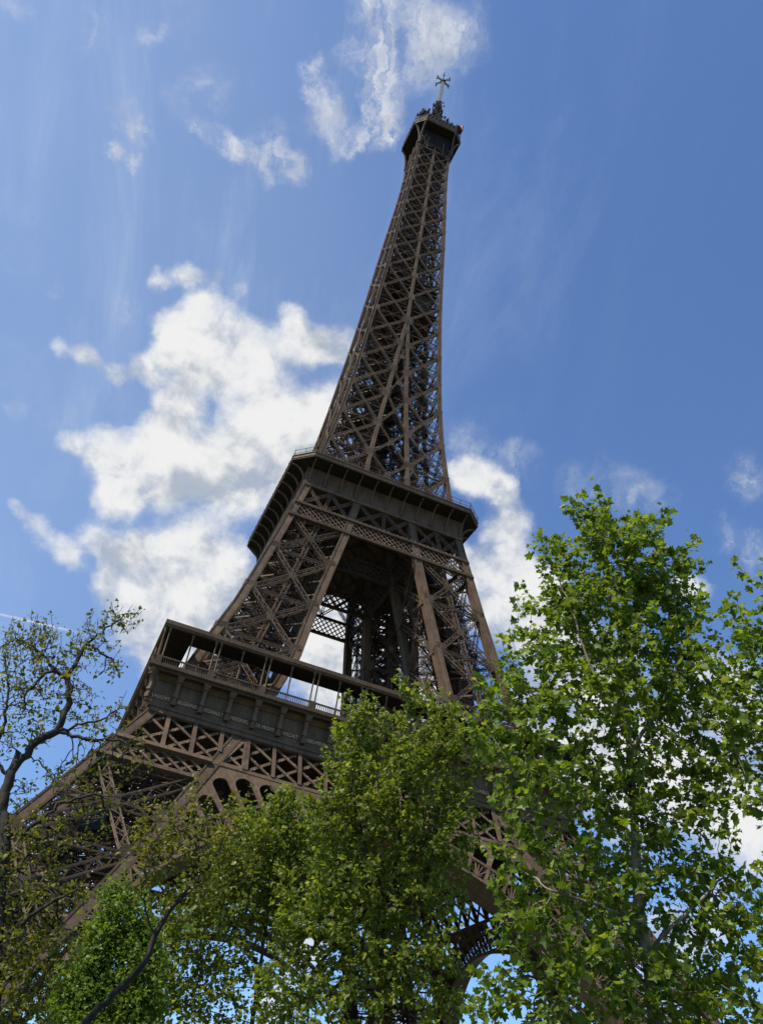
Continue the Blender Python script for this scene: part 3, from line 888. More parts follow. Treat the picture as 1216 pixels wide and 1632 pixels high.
ip_.box((1.0, -6.5, 188.5), (6.6, 6, 194.5)); ip_.box((-6.6, 1.0, 186.5), (1, 6.5, 193))
ip_.build('landing', IRON_D, shaft)
for z in (150.0, 160, 172, 205, 215, 226, 238, 250):
    tl = MB(); a = h(z)*.62; tl.box((-a, -a*.2, z), (a*.4, a, z+.25)); tl.build('service_deck', IRON_D, shaft)

# ---- summit
W3, C3 = 8.14, 3.07
sm = MB()
sm.sweep([[(x, y, z) for x, y in octo(w, c)] for w, c, z in ((5.0, .5, 264.8), (5.0, .5, 276.6), (W3-.3, C3, 276.7), (W3-.3, C3, 278.2))])
sm.box((-3.9, -5.75, 266.5), (-3.5, -5.3, 275)); sm.box((3.5, -5.75, 266.5), (3.9, -5.3, 275)); sm.box((-.2, -5.75, 266.5), (.2, -5.3, 275))
summit = sm.build('summit_cabin', DARKM, tower)  # blackness of the shaded recess below the belt is painted in
bl = MB(); oct_ring(bl, [(W3-.15, C3, 276.5), (W3, C3, 276.55), (W3, C3, 277.0), (W3+.12, C3, 277.05), (W3+.12, C3, 277.25), (W3, C3, 277.3), (W3, C3, 277.85), (W3+.12, C3, 277.9), (W3+.12, C3, 278.15), (W3-.2, C3, 278.2)])
bl.build('belt', IRON, summit)
br2 = MB()
def rib(mb, p0, p1, wid, dep, n=10):
    p0 = np.asarray(p0, float); p1 = np.asarray(p1, float)
    o = p1-p0; hgt = o[2]; o[2] = 0; run = np.linalg.norm(o); o /= run
    quarter(mb, p0, o, hgt, run, wid, dep, n)
for e in ((-W3+C3, -W3), (-W3, -W3+C3)):
    rib(br2, (-5.45, -5.45, 266.5), (e[0], e[1], 276.5), .5, .5)
br2_m = br2.mesh('bracket', IRON)
fr = MB()
for s in (-2.7, 0, 2.7): fr.bar((s, -5.5, 265), (s, -5.5, 272), .3, .25)
fr.bar((-5.4, -5.5, 265.3), (5.4, -5.5, 265.3), .35, .25); fr.bar((-5.4, -5.5, 268.5), (5.4, -5.5, 268.5), .25, .2)
fr.latt((-5.2, -5.5, 265.4), (0, -5.5, 268.4), .4, (0, -1, 0), .2, pitch=.5, back=False); fr.latt((5.2, -5.5, 265.4), (0, -5.5, 268.4), .4, (0, -1, 0), .2, pitch=.5, back=False)
fr_m = fr.mesh('cabin_frame', IRON)
for k in range(4):
    link('bracket', br2_m, summit, k*math.pi/2); link('cabin_frame', fr_m, summit, k*math.pi/2)
up = MB()
up.sweep([[(x, y, z) for x, y in octo(w, c)] for w, c, z in ((7.9, 3, 278.2), (7.9, 3, 279.0), (7.6, 3, 281.6), (7.0, 2.8, 282.2))])
for i in range(8):
    a, b = np.array(octo(7.95, 3)[i]), np.array(octo(7.95, 3)[(i+1) % 8])
    for j in range(8):
        p = a+(b-a)*j/8; up.bar((*p, 278.2), (*p, 282.4), .12, .12)
up.sweep([[(x, y, z) for x, y in octo(w, c)] for w, c, z in ((4.6, 1.6, 282.0), (4.4, 1.6, 286.5), (3.0, 1.0, 288.6))])
up.build('upper_deck', DARKM, summit)
random.seed(11)
ae = MB()
for i in range(210):
    t = random.uniform(0, 2*math.pi); r = random.uniform(4.5, 8.2)
    q = max(abs(math.cos(t)), abs(math.sin(t))); x, y = r*math.cos(t)/q*.92, r*math.sin(t)/q*.92
    x = max(-7.6, min(7.6, x)); y = max(-7.6, min(7.6, y))
    hh = random.uniform(1.2, 4.2); z = 281.8
    ae.bar((x, y, z), (x+random.uniform(-.3, .3), y+random.uniform(-.3, .3), z+hh), .1, .1)
    for _ in range(random.randint(1, 3)):
        zz = z+hh*random.uniform(.5, 1); a = random.uniform(0, 6.28)
        if random.random() < .35: ae.box((x-.3, y-.3, zz-.35), (x+.3, y+.3, zz+.35))
        else: ae.bar((x-.6*math.cos(a), y-.6*math.sin(a), zz), (x+.6*math.cos(a), y+.6*math.sin(a), zz), .08, .2, (0, 0, 1))
for x, y in ((-5.8, -5.6), (6.2, -5.8), (5.5, 5.5), (-5.5, 5.5)):
    ae.lathe((x, y, 281.8), [(.6, 0), (1.3, .6), (1.55, 1.4), (1.3, 2.3), (.5, 2.8)], 9)
ae.build('aerial_cluster', DARKM, summit)
rd = MB(); rd.lathe((7.7, -5.9, 283.4), [(.12, 0), (.5, .2), (.5, 3.0), (.3, 3.2)], 8); rd.build('aerial', REDP, summit)
mast = MB()
z = 286.0
while z < 305.5:
    a = np.interp(z, [286, 306], [1.55, 1.2])
    for k in range(4):
        t0, t1 = k*math.pi/2+.4, (k+1)*math.pi/2+.4
        p0, p1 = (a*math.cos(t0), a*math.sin(t0)), (a*math.cos(t1), a*math.sin(t1))
        mast.bar((*p0, z), (*p0, z+1.3), .3, .3); mast.bar((*p0, z), (*p1, z+1.3), .2, .12); mast.bar((*p1, z), (*p0, z+1.3), .2, .12); mast.bar((*p0, z), (*p1, z), .2, .2, (0, 0, 1))
    z += 1.3
mast.lathe((0, 0, 286), [(.95, 0), (.85, 20)], 8)
for i in range(90):
    z = random.uniform(288, 306.5); t = random.uniform(0, 6.28); r = random.uniform(1.4, 2.1)
    mast.bar((.8*math.cos(t), .8*math.sin(t), z), (r*math.cos(t), r*math.sin(t), z), .1, .1, (0, 0, 1))
    mast.box((r*math.cos(t)-.15, r*math.sin(t)-.15, z-.5), (r*math.cos(t)+.15, r*math.sin(t)+.15, z+.5))
mst = mast.build('mast', DARKM, tower)
wm = MB(); wm.sweep([[(x, y, z) for x, y in ((-.52, -.52), (.52, -.52), (.52, .52), (-.52, .52))] for z in (306, 320.6)])
for z in np.arange(306.6, 320.5, 1.1): wm.box((-.6, -.6, z), (.6, .6, z+.12))
wm.build('radome', WHITE, mst)
xa = MB(); xa.lathe((0, 0, 320.5), [(.9, 0), (.9, .8), (.4, 1.2), (.12, 1.4), (.1, 3.4)], 10)
for k in range(6):
    t = k*math.pi/3+.25
    for dz in (0, 1.1):
        xa.bar((0, 0, 320.9+dz*.6), (2.6*math.cos(t), 2.6*math.sin(t), 320.6+dz), .22, .22, (0, 0, 1))
    for dt in (0,):
        x, y = 2.6*math.cos(t), 2.6*math.sin(t)
        xa.bar((x, y, 319.6), (x, y, 322.4), .25, .25)
        xa.bar((x-.5*math.sin(t), y+.5*math.cos(t), 320.5), (x+.5*math.sin(t), y-.5*math.cos(t), 320.5), .16, .16, (0, 0, 1))
xa.build('antenna', DARKM, mst)

# ---- sparkle bulbs strung on the girders and legs
bb = MB()
def bulb(p, r=.1):
    o = len(bb.v); x, y, z = p
    bb.v += [(x+r, y, z), (x-r, y, z), (x, y+r, z), (x, y-r, z), (x, y, z+r), (x, y, z-r)]
    bb.f += [(o+4, o, o+2), (o+4, o+2, o+1), (o+4, o+1, o+3), (o+4, o+3, o), (o+5, o+2, o), (o+5, o+1, o+2), (o+5, o+3, o+1), (o+5, o, o+3)]
for s in np.arange(-17, 17, .95):
    if random.random() < .8: bulb(fp(s, 105.9, .25))
    if random.random() < .7: bulb(fp(s+.3, 102.3, .28))
for sg in (-1, 1):
    for z in (92.0, 81.1, 70.2):
        for u in np.arange(.08, .95, .07):
            if random.random() < .6: bulb(fp(sg*(xi(z)+CW+(h(z)-xi(z)-2*CW)*u), z-.4, -.9))
    for i in range(110):
        z = random.uniform(8, 41); s = sg*random.uniform(xi(z)+1.4, h(z)-1.4); bulb(fp(s, z, random.uniform(-1.2, .1)), .09)
for k in range(-3, 20):
    s0 = -34.3+PITCHC*k
    for q in np.arange(0, 1, .125):
        for e in (1, -1):
            s = s0+e*2*PITCHC*q; z = 51.3-5.8*q
            if abs(s) < h(z)-1 and random.random() < .55: bulb(fp(s+.3, z, .0), .07)
bulbs = bb.build('lamp_string', BULB, tower); tag(bulbs, kind='stuff')

# ---- lift cars on the left leg's track (they run on it: things of their own)
def lift_car(z, label):
    A = leg_axis(z); B = leg_axis(z+1)
    t = bpy.data.objects.new('lift_car', None); COL.objects.link(t); t.location = A
    tag(t, label, 'lift', 'lift cars on the inclined tracks')
    for i, (dz, ox) in enumerate(((0, 0),)):
        b = MB(); b.box((-1.4+ox, -3.0+ox, dz), (1.4+ox, -.4+ox, dz+2.4)); b.box((-1.55+ox, -3.15+ox, dz+2.4), (1.55+ox, -.25+ox, dz+2.6))
        cb = b.build('cabin', BLUE, t)
        w = MB()
        for j in range(3): w.box((-1.25+ox+j*.88, -3.06+ox, dz+1.0), (-.5+ox+j*.88, -3.0+ox, dz+2.1))
        w.build('window', GLASSY, cb)
lift_car(33.0, 'blue lift car higher up inside the left front leg')
lift_car(23.5, 'blue lift car lower down inside the left front leg')
# ------------------------------------------------------------------ trees
def leaf_mat(name, dark, light, tip, trans):
    m = bpy.data.materials.new(name); m.use_nodes = True
    m.node_tree.nodes.clear(); h_ = NT(m.node_tree)
    out = h_.node('ShaderNodeOutputMaterial'); p = h_.node('ShaderNodeBsdfPrincipled')
    g = h_.node('ShaderNodeNewGeometry').outputs['Random Per Island']
    c = h_.mix(h_.maprange(g, 0.0, 0.85, 0, 1, 'LINEAR'), (*dark, 1), (*light, 1))
    c = h_.mix(h_.maprange(g, 0.88, 1.0, 0, 1, 'LINEAR'), c, (*tip, 1))
    h_.l.new(c, p.inputs['Base Color'])
    p.inputs['Roughness'].default_value = 0.45; p.inputs['Specular IOR Level'].default_value = 0.28
    tr = h_.node('ShaderNodeBsdfTranslucent')
    h_.l.new(h_.vmath('MULTIPLY', c, (1.45, 1.40, 0.5)), tr.inputs['Color'])
    mx = h_.node('ShaderNodeMixShader'); mx.inputs[0].default_value = trans
    h_.l.new(p.outputs[0], mx.inputs[1]); h_.l.new(tr.outputs[0], mx.inputs[2]); h_.l.new(mx.outputs[0], out.inputs[0])
    return m
def bark_mat(name, c1, c2, scale, patch=0.0):
    m, h_, p, out = new_mat(name)
    t = h_.node('ShaderNodeTexCoord').outputs['Object']
    mp_ = h_.node('ShaderNodeMapping'); h_.l.new(t, mp_.inputs[0]); mp_.inputs['Scale'].default_value = (1, 1, .35)
    a = h_.noise(mp_.outputs[0], scale, 6, .65, .3)
    f = h_.maprange(a, .42, .58, 0, 1)
    h_.l.new(h_.mix(f, (*c1, 1), (*c2, 1)), p.inputs['Base Color']); p.inputs['Roughness'].default_value = .85
    b = h_.node('ShaderNodeBump'); b.inputs['Strength'].default_value = .6; b.inputs['Distance'].default_value = .02
    h_.l.new(h_.noise(mp_.outputs[0], scale*3, 5, .6), b.inputs['Height']); h_.l.new(b.outputs[0], p.inputs['Normal'])
    return m
LEAF_P = leaf_mat('plane_leaf', (.066, .112, .012), (.178, .248, .030), (.29, .33, .09), .53)
LEAF_C = leaf_mat('young_plane_leaf', (.066, .099, .012), (.182, .224, .031), (.29, .32, .10), .53)
LEAF_Y = leaf_mat('spring_leaf', (.095, .105, .012), (.185, .185, .026), (.25, .24, .05), .42)
LEAF_I = leaf_mat('ivy_leaf', (.070, .125, .012), (.150, .220, .026), (.21, .27, .05), .42)
BARK_P = bark_mat('plane_bark', (.10, .085, .06), (.24, .21, .15), 6)
BARK_D = bark_mat('dark_bark', (.011, .0075, .005), (.034, .023, .015), 14)
SEED = paint('seed_ball_brown', (.05, .03, .018), (.09, .055, .03), 20, .9)

rng = np.random.default_rng(7)
def blob_pts(bl, D, dens, squash=1.0):
    """attractor points filling round lobes given as (px, py, pixel radius, depth shift in radii)"""
    P = []
    for b in bl:
        px, py, rp = b[:3]; ds = b[3] if len(b) > 3 else 0.
        c0 = at(px, py, D); rw = rp/FPX*((c0-CAM)@FWD)
        c = c0+FH*ds*rw
        n = max(6, int(dens*rw**2.4))
        q = rng.normal(size=(n, 3)); q /= np.linalg.norm(q, axis=1, keepdims=True)
        q *= (rng.random((n, 1))**(1/2.2))*rw
        q = q - np.outer(q@FH, FH)*(1-squash)
        P.append(c+q)
    P = np.concatenate(P)
    return P[P[:, 2] > 1.2]
def clump(A, n, rad):
    """gather the attractors into leafy clumps with gaps between"""
    C = A[rng.choice(len(A), n, replace=False)]
    d = np.full(len(A), 1e9)
    for c in C: d = np.minimum(d, ((A-c)**2).sum(1))
    return A[d < (rad*rng.uniform(.75, 1.1, len(A)))**2]
class Skel:
    def __init__(s): s.p = []; s.par = []; s.fix = {}   # fix: least radius of a limb node
    def line(s, pts, step, start=None, jit=0.0, rad=None):
        """polyline limb; returns the last index"""
        last = start
        pts = [np.asarray(q, float) for q in pts]; i0 = len(s.p)
        if start is None: s.p.append(pts[0]); s.par.append(-1); last = len(s.p)-1
        else: pts = [s.p[start]]+pts
        for a, b in zip(pts[:-1], pts[1:]):
            n = max(1, int(np.linalg.norm(b-a)/step))
            for i in range(1, n+1):
                q = a+(b-a)*i/n+(rng.normal(size=3)*jit if i < n else 0)
                s.p.append(q); s.par.append(last); last = len(s.p)-1
        if rad:
            for i in range(i0, len(s.p)):
                u = (i-i0)/max(1, len(s.p)-1-i0); s.fix[i] = rad[0]+(rad[1]-rad[0])*u
        return last
    def near(s, q):
        P = np.array(s.p); return int(np.argmin(((P-np.asarray(q))**2).sum(1)))
    def grow(s, A, step, di, dk, iters, jit=.15, trop=(0, 0, .15), maxn=14000):
        P = np.array(s.p); par = list(s.par); trop = np.array(trop)
        d2 = np.full(len(A), 1e9); idx = np.zeros(len(A), int)
        def upd(i0):
            N = P[i0:]
            for c in range(0, len(N), 256):
                q = N[c:c+256]
                dd = ((A[:, None, :]-q[None])**2).sum(2); j = dd.argmin(1); v = dd[np.arange(len(A)), j]
                m = v < d2; d2[m] = v[m]; idx[m] = i0+c+j[m]
        upd(0); alive = np.ones(len(A), bool); seen = {}
        for it in range(iters):
            alive &= d2 > dk*dk
            act = alive & (d2 < di*di)
            if not act.any():
                if it < 4 or not alive.any(): 
                    if not alive.any(): break
                # reach towards the closest remaining point
                k = np.where(alive)[0]
                if not len(k): break
                act = np.zeros(len(A), bool); act[k[d2[k].argmin()]] = True
            dirs = A[act]-P[idx[act]]; dirs /= np.linalg.norm(dirs, axis=1, keepdims=True)
            acc = np.zeros_like(P); np.add.at(acc, idx[act], dirs)
            who = np.unique(idx[act])
            v = acc[who]; v /= (np.linalg.norm(v, axis=1, keepdims=True)+1e-9)
            v = v+trop+rng.normal(size=v.shape)*jit; v /= np.linalg.norm(v, axis=1, keepdims=True)
            new = P[who]+v*step; keep = []
            for w, q in zip(who, new):
                c = seen.get(w, 0); seen[w] = c+1
                keep.append(c < 3)
            keep = np.array(keep)
            # drop attractors of exhausted nodes
            ex = set(who[~keep]); 
            if ex: alive &= ~np.isin(idx, list(ex)) | ~act
            if not keep.any(): continue
            i0 = len(P); P = np.concatenate([P, new[keep]]); par += list(who[keep]); upd(i0)
            if len(P) > maxn: break
        s.p = list(P); s.par = par; return s
    def shoots(s, n, up, length, step, zone=None):
        """straight young shoots on outer twig tips"""
        P = np.array(s.p); ch = np.bincount([q for q in s.par if q >= 0], minlength=len(P)); tips = np.where(ch == 0)[0]
        c = P[tips].mean(0)
        o = P[tips]-c; sc = o[:, 2]*1.0+np.linalg.norm(o[:, :2], axis=1)*.8
        pick = tips[np.argsort(-sc+rng.normal(size=len(tips))*.6)[:n]]
        for t in pick:
            d = (P[t]-c); d[2] = 0; d /= np.linalg.norm(d)+1e-6
            d = d*(1-up)+np.array([0, 0, up])*1.2+rng.normal(size=3)*.2; d /= np.linalg.norm(d)
            last = t; L = length*rng.uniform(.5, 1.2); q = P[t].copy()
            for i in range(int(L/step)):
                q = q+d*step; s.p.append(q.copy()); s.par.append(last); last = len(s.p)-1
    def radii(s, tip, expo, cap):
        n = len(s.p); r = np.zeros(n); acc = np.zeros(n)
        for i in range(n-1, -1, -1):
            r[i] = max(tip, acc[i]**(1/expo)) if acc[i] > 0 else tip
            r[i] = max(min(r[i], cap), s.fix.get(i, 0))
            if s.par[i] >= 0: acc[s.par[i]] += r[i]**expo
        s.r = r; return r
    def mesh(s, name, mat, rmin=0.0):
        P = np.array(s.p); r = s.r; n = len(P)
        ch = [[] for _ in range(n)]
        for i, q in enumerate(s.par):
            if q >= 0: ch[q].append(i)
        mb = MB(); stack = [(i, None) for i in range(n) if s.par[i] < 0]
        while stack:
            i, base = stack.pop()
            chain = ([base] if base is not None else [])+[i]; cur = i
            while ch[cur]:
                k = max(ch[cur], key=lambda j: r[j])
                for j in ch[cur]:
                    if j != k: stack.append((j, cur))
                chain.append(k); cur = k
            if len(chain) < 2 or r[chain[-1 if base is None else 1]] < rmin and base is not None and r[chain[1]] < rmin: continue
            pts = P[chain]; rad = r[chain].copy()
            if base is not None: rad[0] = min(rad[0], rad[1]*1.25)
            m = 10 if rad.max() > .12 else (6 if rad.max() > .03 else 3)
            tg = np.gradient(pts, axis=0); tg /= np.linalg.norm(tg, axis=1, keepdims=True)+1e-9
            ref = np.array([1., 0, 0]) if abs(tg[0][0]) < .8 else np.array([0, 1., 0])
            rings = []
            for q, t, rr in zip(pts, tg, rad):
                ref = ref-t*(ref@t); ref /= np.linalg.norm(ref)+1e-9
                b = np.cross(t, ref)
                rings.append([q+rr*(ref*math.cos(2*math.pi*j/m)+b*math.sin(2*math.pi*j/m)) for j in range(m)])
            mb.sweep(rings)
        return mb.mesh(name, mat, True)
# leaf outlines: x across, y from stalk to tip, z cups the blade
def leaf_template(kind):
    if kind == 'plane':
        o = [(0, 0), (.20, -.06), (.52, .10), (.36, .28), (.62, .55), (.30, .60), (.0, 1.0)]
        o = o+[(-x, y) for x, y in o[-2:0:-1]]
        c = (0, .32)
    elif kind == 'simple':
        o = [(0, 0), (.34, .12), (.46, .48), (.2, .62), (0, 1.0), (-.2, .62), (-.46, .48), (-.34, .12)]; c = (0, .4)
    else:
        o = [(0, 0), (.30, .3), (.26, .65), (0, 1.0), (-.26, .65), (-.30, .3)]; c = (0, .45)
    V = [(c[0], c[1], .0)]+[(x, y, .16*abs(x)-.12*y*y) for x, y in o]
    F = [(0, 1+i, 1+(i+1) % len(o)) for i in range(len(o))]
    return np.array(V, float), np.array(F)
def leaves(name, pos, out, size, kind, mat, up=.75, spread=.6, droop=.25, var=.3):
    V, F = leaf_template(kind); n = len(pos)
    nrm = np.array([0, 0, up])+rng.normal(size=(n, 3))*spread+out*.25
    nrm /= np.linalg.norm(nrm, axis=1, keepdims=True)
    ay = out+rng.normal(size=(n, 3))*.45-np.array([0, 0, droop])
    ay -= nrm*np.sum(ay*nrm, 1, keepdims=True); ay /= np.linalg.norm(ay, axis=1, keepdims=True)+1e-9
    axx = np.cross(ay, nrm)
    sc = size*np.clip(np.exp(rng.normal(size=(n, 1))*var*1.15), .4, 1.9)
    cup = rng.uniform(.3, 3.2, (n, 1, 1))
    W_ = pos[:, None, :]+sc[:, None]*(V[None, :, :1]*axx[:, None]+V[None, :, 1:2]*ay[:, None]+V[None, :, 2:]*nrm[:, None]*cup)
    Fs = (F[None]+len(V)*np.arange(n)[:, None, None]).reshape(-1, 3)
    return make_mesh(name, W_.reshape(-1, 3), Fs, mat)
def twig_leaves(sk, rmax, per, petiole, jitter=.0):
    P = np.array(sk.p); r = sk.r; par = np.array(sk.par)
    idx = np.where((r <= rmax) & (par >= 0))[0]
    k = rng.poisson(per, len(idx)); idx = np.repeat(idx, k)
    d = P[idx]-P[par[idx]]; d /= np.linalg.norm(d, axis=1, keepdims=True)+1e-9
    o = rng.normal(size=d.shape); o -= d*np.sum(o*d, 1, keepdims=True); o /= np.linalg.norm(o, axis=1, keepdims=True)+1e-9
    out = o+d*.7; out /= np.linalg.norm(out, axis=1, keepdims=True)
    L = np.linalg.norm(P[idx]-P[par[idx]], axis=1, keepdims=True)
    pos = P[idx]-d*L*rng.random((len(idx), 1))+out*petiole*rng.uniform(.4, 1.3, (len(idx), 1))+rng.normal(size=d.shape)*jitter
    return pos, out
def tree(name, label, cat, base, group=None):
    t = bpy.data.objects.new(name, None); COL.objects.link(t); t.location = base
    return tag(t, label, cat, group)
def put(name, me, parent):
    o = link(name, me, parent); o.matrix_parent_inverse = Matrix.Translation(-parent.location); return o
def ground_under(p): return np.array([p[0], p[1], 0.])

# 1 --- big plane tree close by on the right
D = 13.5
b0 = at(1045, 1632, D); sk = Skel(); g0 = ground_under(b0)
tr_ = [g0, b0, at(1030, 1520, D), at(1016, 1430, D), at(1012, 1330, D), at(1003, 1200, D), at(994, 1060, D), at(976, 930, D), at(958, 850, D)]
sk.line(tr_, .12, None, .008)
for st, pts in ((at(1030, 1520, D), [at(1075, 1472, D-.2), at(1110, 1440, D-.3), at(1150, 1400, D-.2)]), (at(1012, 1350, D), [at(960, 1270, D+.2), at(915, 1200, D+.3), at(880, 1130, D+.2)]),
                (at(1003, 1200, D), [at(1060, 1110, D-.3), at(1090, 1030, D-.3)]), (at(1003, 1180, D), [at(950, 1090, D-.2), at(920, 1000, D-.3), at(890, 920, D-.3)]),
                (at(1024, 1480, D), [at(950, 1440, D-.5), at(880, 1420, D-.6)]), (at(1035, 1560, D), [at(950, 1540, D+.4), at(860, 1560, D+.5)]), (at(1030, 1540, D), [at(1080, 1560, D+.7), at(1150, 1560, D+.9)])):
    sk.line(pts, .12, sk.near(st), .012)
A = blob_pts([(960, 845, 48), (1025, 850, 40), (985, 915, 85), (900, 885, 36), (872, 900, 26), (905, 960, 60), (1045, 950, 60), (1085, 905, 30), (1080, 1010, 65), (960, 1010, 90), (850, 1000, 40), (815, 1000, 18), (880, 1080, 80), (1020, 1090, 110), (1110, 1120, 90),
               (840, 1130, 70), (930, 1170, 110, -.3), (1060, 1210, 110), (1150, 1210, 80), (780, 1130, 35), (800, 1200, 55), (870, 1270, 95, -.5), (990, 1310, 120), (1110, 1320, 100), (840, 1350, 65), (930, 1410, 95, -.4), (1130, 1440, 95), (1030, 1430, 80, .6),
               (850, 1470, 70), (930, 1530, 100, -.3), (810, 1560, 58), (775, 1580, 46), (820, 1500, 44), (800, 1620, 55), (830, 1430, 40), (765, 1620, 40), (880, 1620, 80), (1120, 1560, 110), (1010, 1610, 90, -.5), (1190, 1500, 80), (1190, 1620, 80), (800, 1290, 45), (790, 1380, 38), (850, 1230, 60), (780, 1180, 40), (900, 1400, 70), (870, 1560, 70), (960, 1470, 80), (1080, 1490, 80), (1060, 1600, 80)], D, 260, .8)
A = clump(A, 640, .36); sk.grow(A, .115, 1.2, .16, 220, .18, (0, 0, .12))
sk.shoots(260, .6, .55, .11)
sk.radii(.0045, 2.25, .17)
t = tree('plane_tree', 'large plane tree close by on the right with a bright green crown, a pale trunk and hanging seed balls', 'tree', g0, 'plane trees in front of the tower')
t['label'] = 'tall bright green plane tree with large lobed leaves, pale trunk and hanging seed balls'
put('trunk', sk.mesh('trunk', BARK_P), t)
pos, out = twig_leaves(sk, .013, 4.1, .08, .03)
put('crown', leaves('crown', pos, out, .09, 'plane', LEAF_P, up=.6, spread=.7), t)
tips = [i for i in range(len(sk.p)) if sk.r[i] < .01]
sbm = MB(); sbm.lathe((0, 0, -.2), [(.004, 0), (.014, .004), (.021, .014), (.023, .022), (.021, .031), (.014, .04), (.004, .044)], 8); sbm.bar((0, 0, -.16), (0, 0, 0), .005, .005)
sb = sbm.mesh('seed_ball', SEED, True)
for i in rng.choice(tips, 60, replace=False):
    o = link('seed_ball', sb, t); o.location = Vector(sk.p[i])-t.location; o.scale = (1.2, 1.2, 1.2)

# 2 --- its neighbour, mostly outside the picture
D = 12.0
b0 = at(1330, 1632, D); g0 = ground_under(b0); sk = Skel()
sk.line([g0, b0, at(1310, 1450, D), at(1290, 1250, D), at(1270, 1100, D), at(1245, 1000, D)], .13, None, .01)
sk.line([at(1240, 1330, D), at(1190, 1270, D)], .12, sk.near(at(1300, 1400, D)), .01)
A = blob_pts([(1200, 1000, 40), (1180, 975, 22), (1225, 950, 35), (1250, 1030, 60), (1180, 1070, 55), (1240, 1130, 80), (1175, 1160, 45), (1270, 1250, 90), (1195, 1290, 50), (1270, 1400, 90), (1280, 1550, 90), (1330, 1150, 90), (1360, 1350, 100)], D, 190)
A = clump(A, 230, .36); sk.grow(A, .12, 1.2, .17, 180, .2, (0, 0, .12)); sk.shoots(90, .6, .5, .11); sk.radii(.0045, 2.25, .16)
t = tree('plane_tree', 'darker plane tree cut off by the right edge of the picture', 'tree', g0, 'plane trees in front of the tower')
put('trunk', sk.mesh('trunk', BARK_P), t)
pos, out = twig_leaves(sk, .012, 3.4, .08, .03); put('crown', leaves('crown', pos, out, .092, 'plane', LEAF_P), t)

# 3 --- younger plane tree in the middle
D = 26.0
b0 = at(590, 1632, D); g0 = ground_under(b0); sk = Skel()
sk.line([g0, b0, at(600, 1560, D), at(612, 1480, D), at(625, 1400, D), at(640, 1300, D), at(652, 1200, D), at(655, 1130, D)], .2, None, .015)
for st, pts in ((at(600, 1560, D), [at(560, 1480, D+.4), at(520, 1400, D+.6)]), (at(625, 1410, D), [at(672, 1350, D-.3), at(700, 1290, D-.4)]), (at(620, 1440, D), [at(585, 1360, D-.4), at(562, 1270, D-.5)]), (at(590, 1600, D), [at(640, 1540, D), at(690, 1480, D)])):
    sk.line(pts, .2, sk.near(st), .02)
A = blob_pts([(650, 1110, 30), (652, 1150, 45), (570, 1165, 45), (555, 1130, 16), (705, 1150, 38), (605, 1215, 70), (690, 1215, 70), (748, 1180, 25), (755, 1230, 22), (560, 1260, 50), (640, 1290, 95), (725, 1290, 50), (530, 1330, 55), (600, 1370, 100), (690, 1370, 65), (510, 1410, 70), (640, 1460, 105),
              (700, 1440, 45), (550, 1500, 100), (470, 1480, 55), (455, 1560, 60), (650, 1560, 90), (550, 1600, 100), (715, 1540, 44), (690, 1620, 66), (725, 1600, 30), (440, 1620, 50)], D, 100)
A = clump(A, 460, .42); sk.grow(A, .18, 1.7, .22, 220, .2, (0, 0, .15)); sk.shoots(300, .6, .7, .16); sk.radii(.005, 2.25, .2)
t = tree('plane_tree', 'medium plane tree with small dense leaves standing in front of the middle of the arch', 'tree', g0, 'plane trees in front of the tower')
put('trunk', sk.mesh('trunk', BARK_D), t)
pos, out = twig_leaves(sk, .014, 6.8, .1, .06); put('crown', leaves('crown', pos, out, .12, 'simple', LEAF_C, up=.6, spread=.75), t)

# 4 --- smaller tree left of it
D = 32.0
b0 = at(402, 1632, D); g0 = ground_under(b0); sk = Skel()
sk.line([g0, b0, at(412, 1560, D), at(424, 1480, D), at(436, 1400, D), at(446, 1300, D)], .22, None, .02)
for st, pts in ((at(412, 1550, D), [at(375, 1480, D), at(345, 1430, D)]), (at(420, 1500, D), [at(460, 1440, D), at(490, 1380, D)])):
    sk.line(pts, .22, sk.near(st), .02)
A = blob_pts([(448, 1285, 28), (430, 1310, 40), (400, 1330, 36), (470, 1330, 45), (420, 1375, 60), (370, 1390, 48), (480, 1390, 50), (400, 1430, 60), (340, 1440, 55), (460, 1450, 55), (310, 1500, 60), (370, 1510, 60), (280, 1560, 60), (340, 1580, 60), (280, 1620, 55), (400, 1560, 40), (240, 1610, 55), (300, 1450, 40), (280, 1500, 45), (230, 1560, 45), (200, 1620, 50), (470, 1590, 45), (380, 1620, 40)], D, 90)
A = clump(A, 900, .5); sk.grow(A, .2, 1.8, .24, 220, .2, (0, 0, .15)); sk.shoots(220, .65, .7, .18); sk.radii(.005, 2.25, .16)
t = tree('plane_tree', 'small dense green plane tree left of the middle, low against the arch, with sky between its lower branches', 'tree', g0, 'plane trees in front of the tower')
t['label'] = 'small dense tree under the left part of the arch with sky between its lower branches'
put('trunk', sk.mesh('trunk', BARK_D), t)
pos, out = twig_leaves(sk, .014, 8.5, .12, .1); put('crown', leaves('crown', pos, out, .125, 'simple', LEAF_C, up=.6, spread=.75), t)

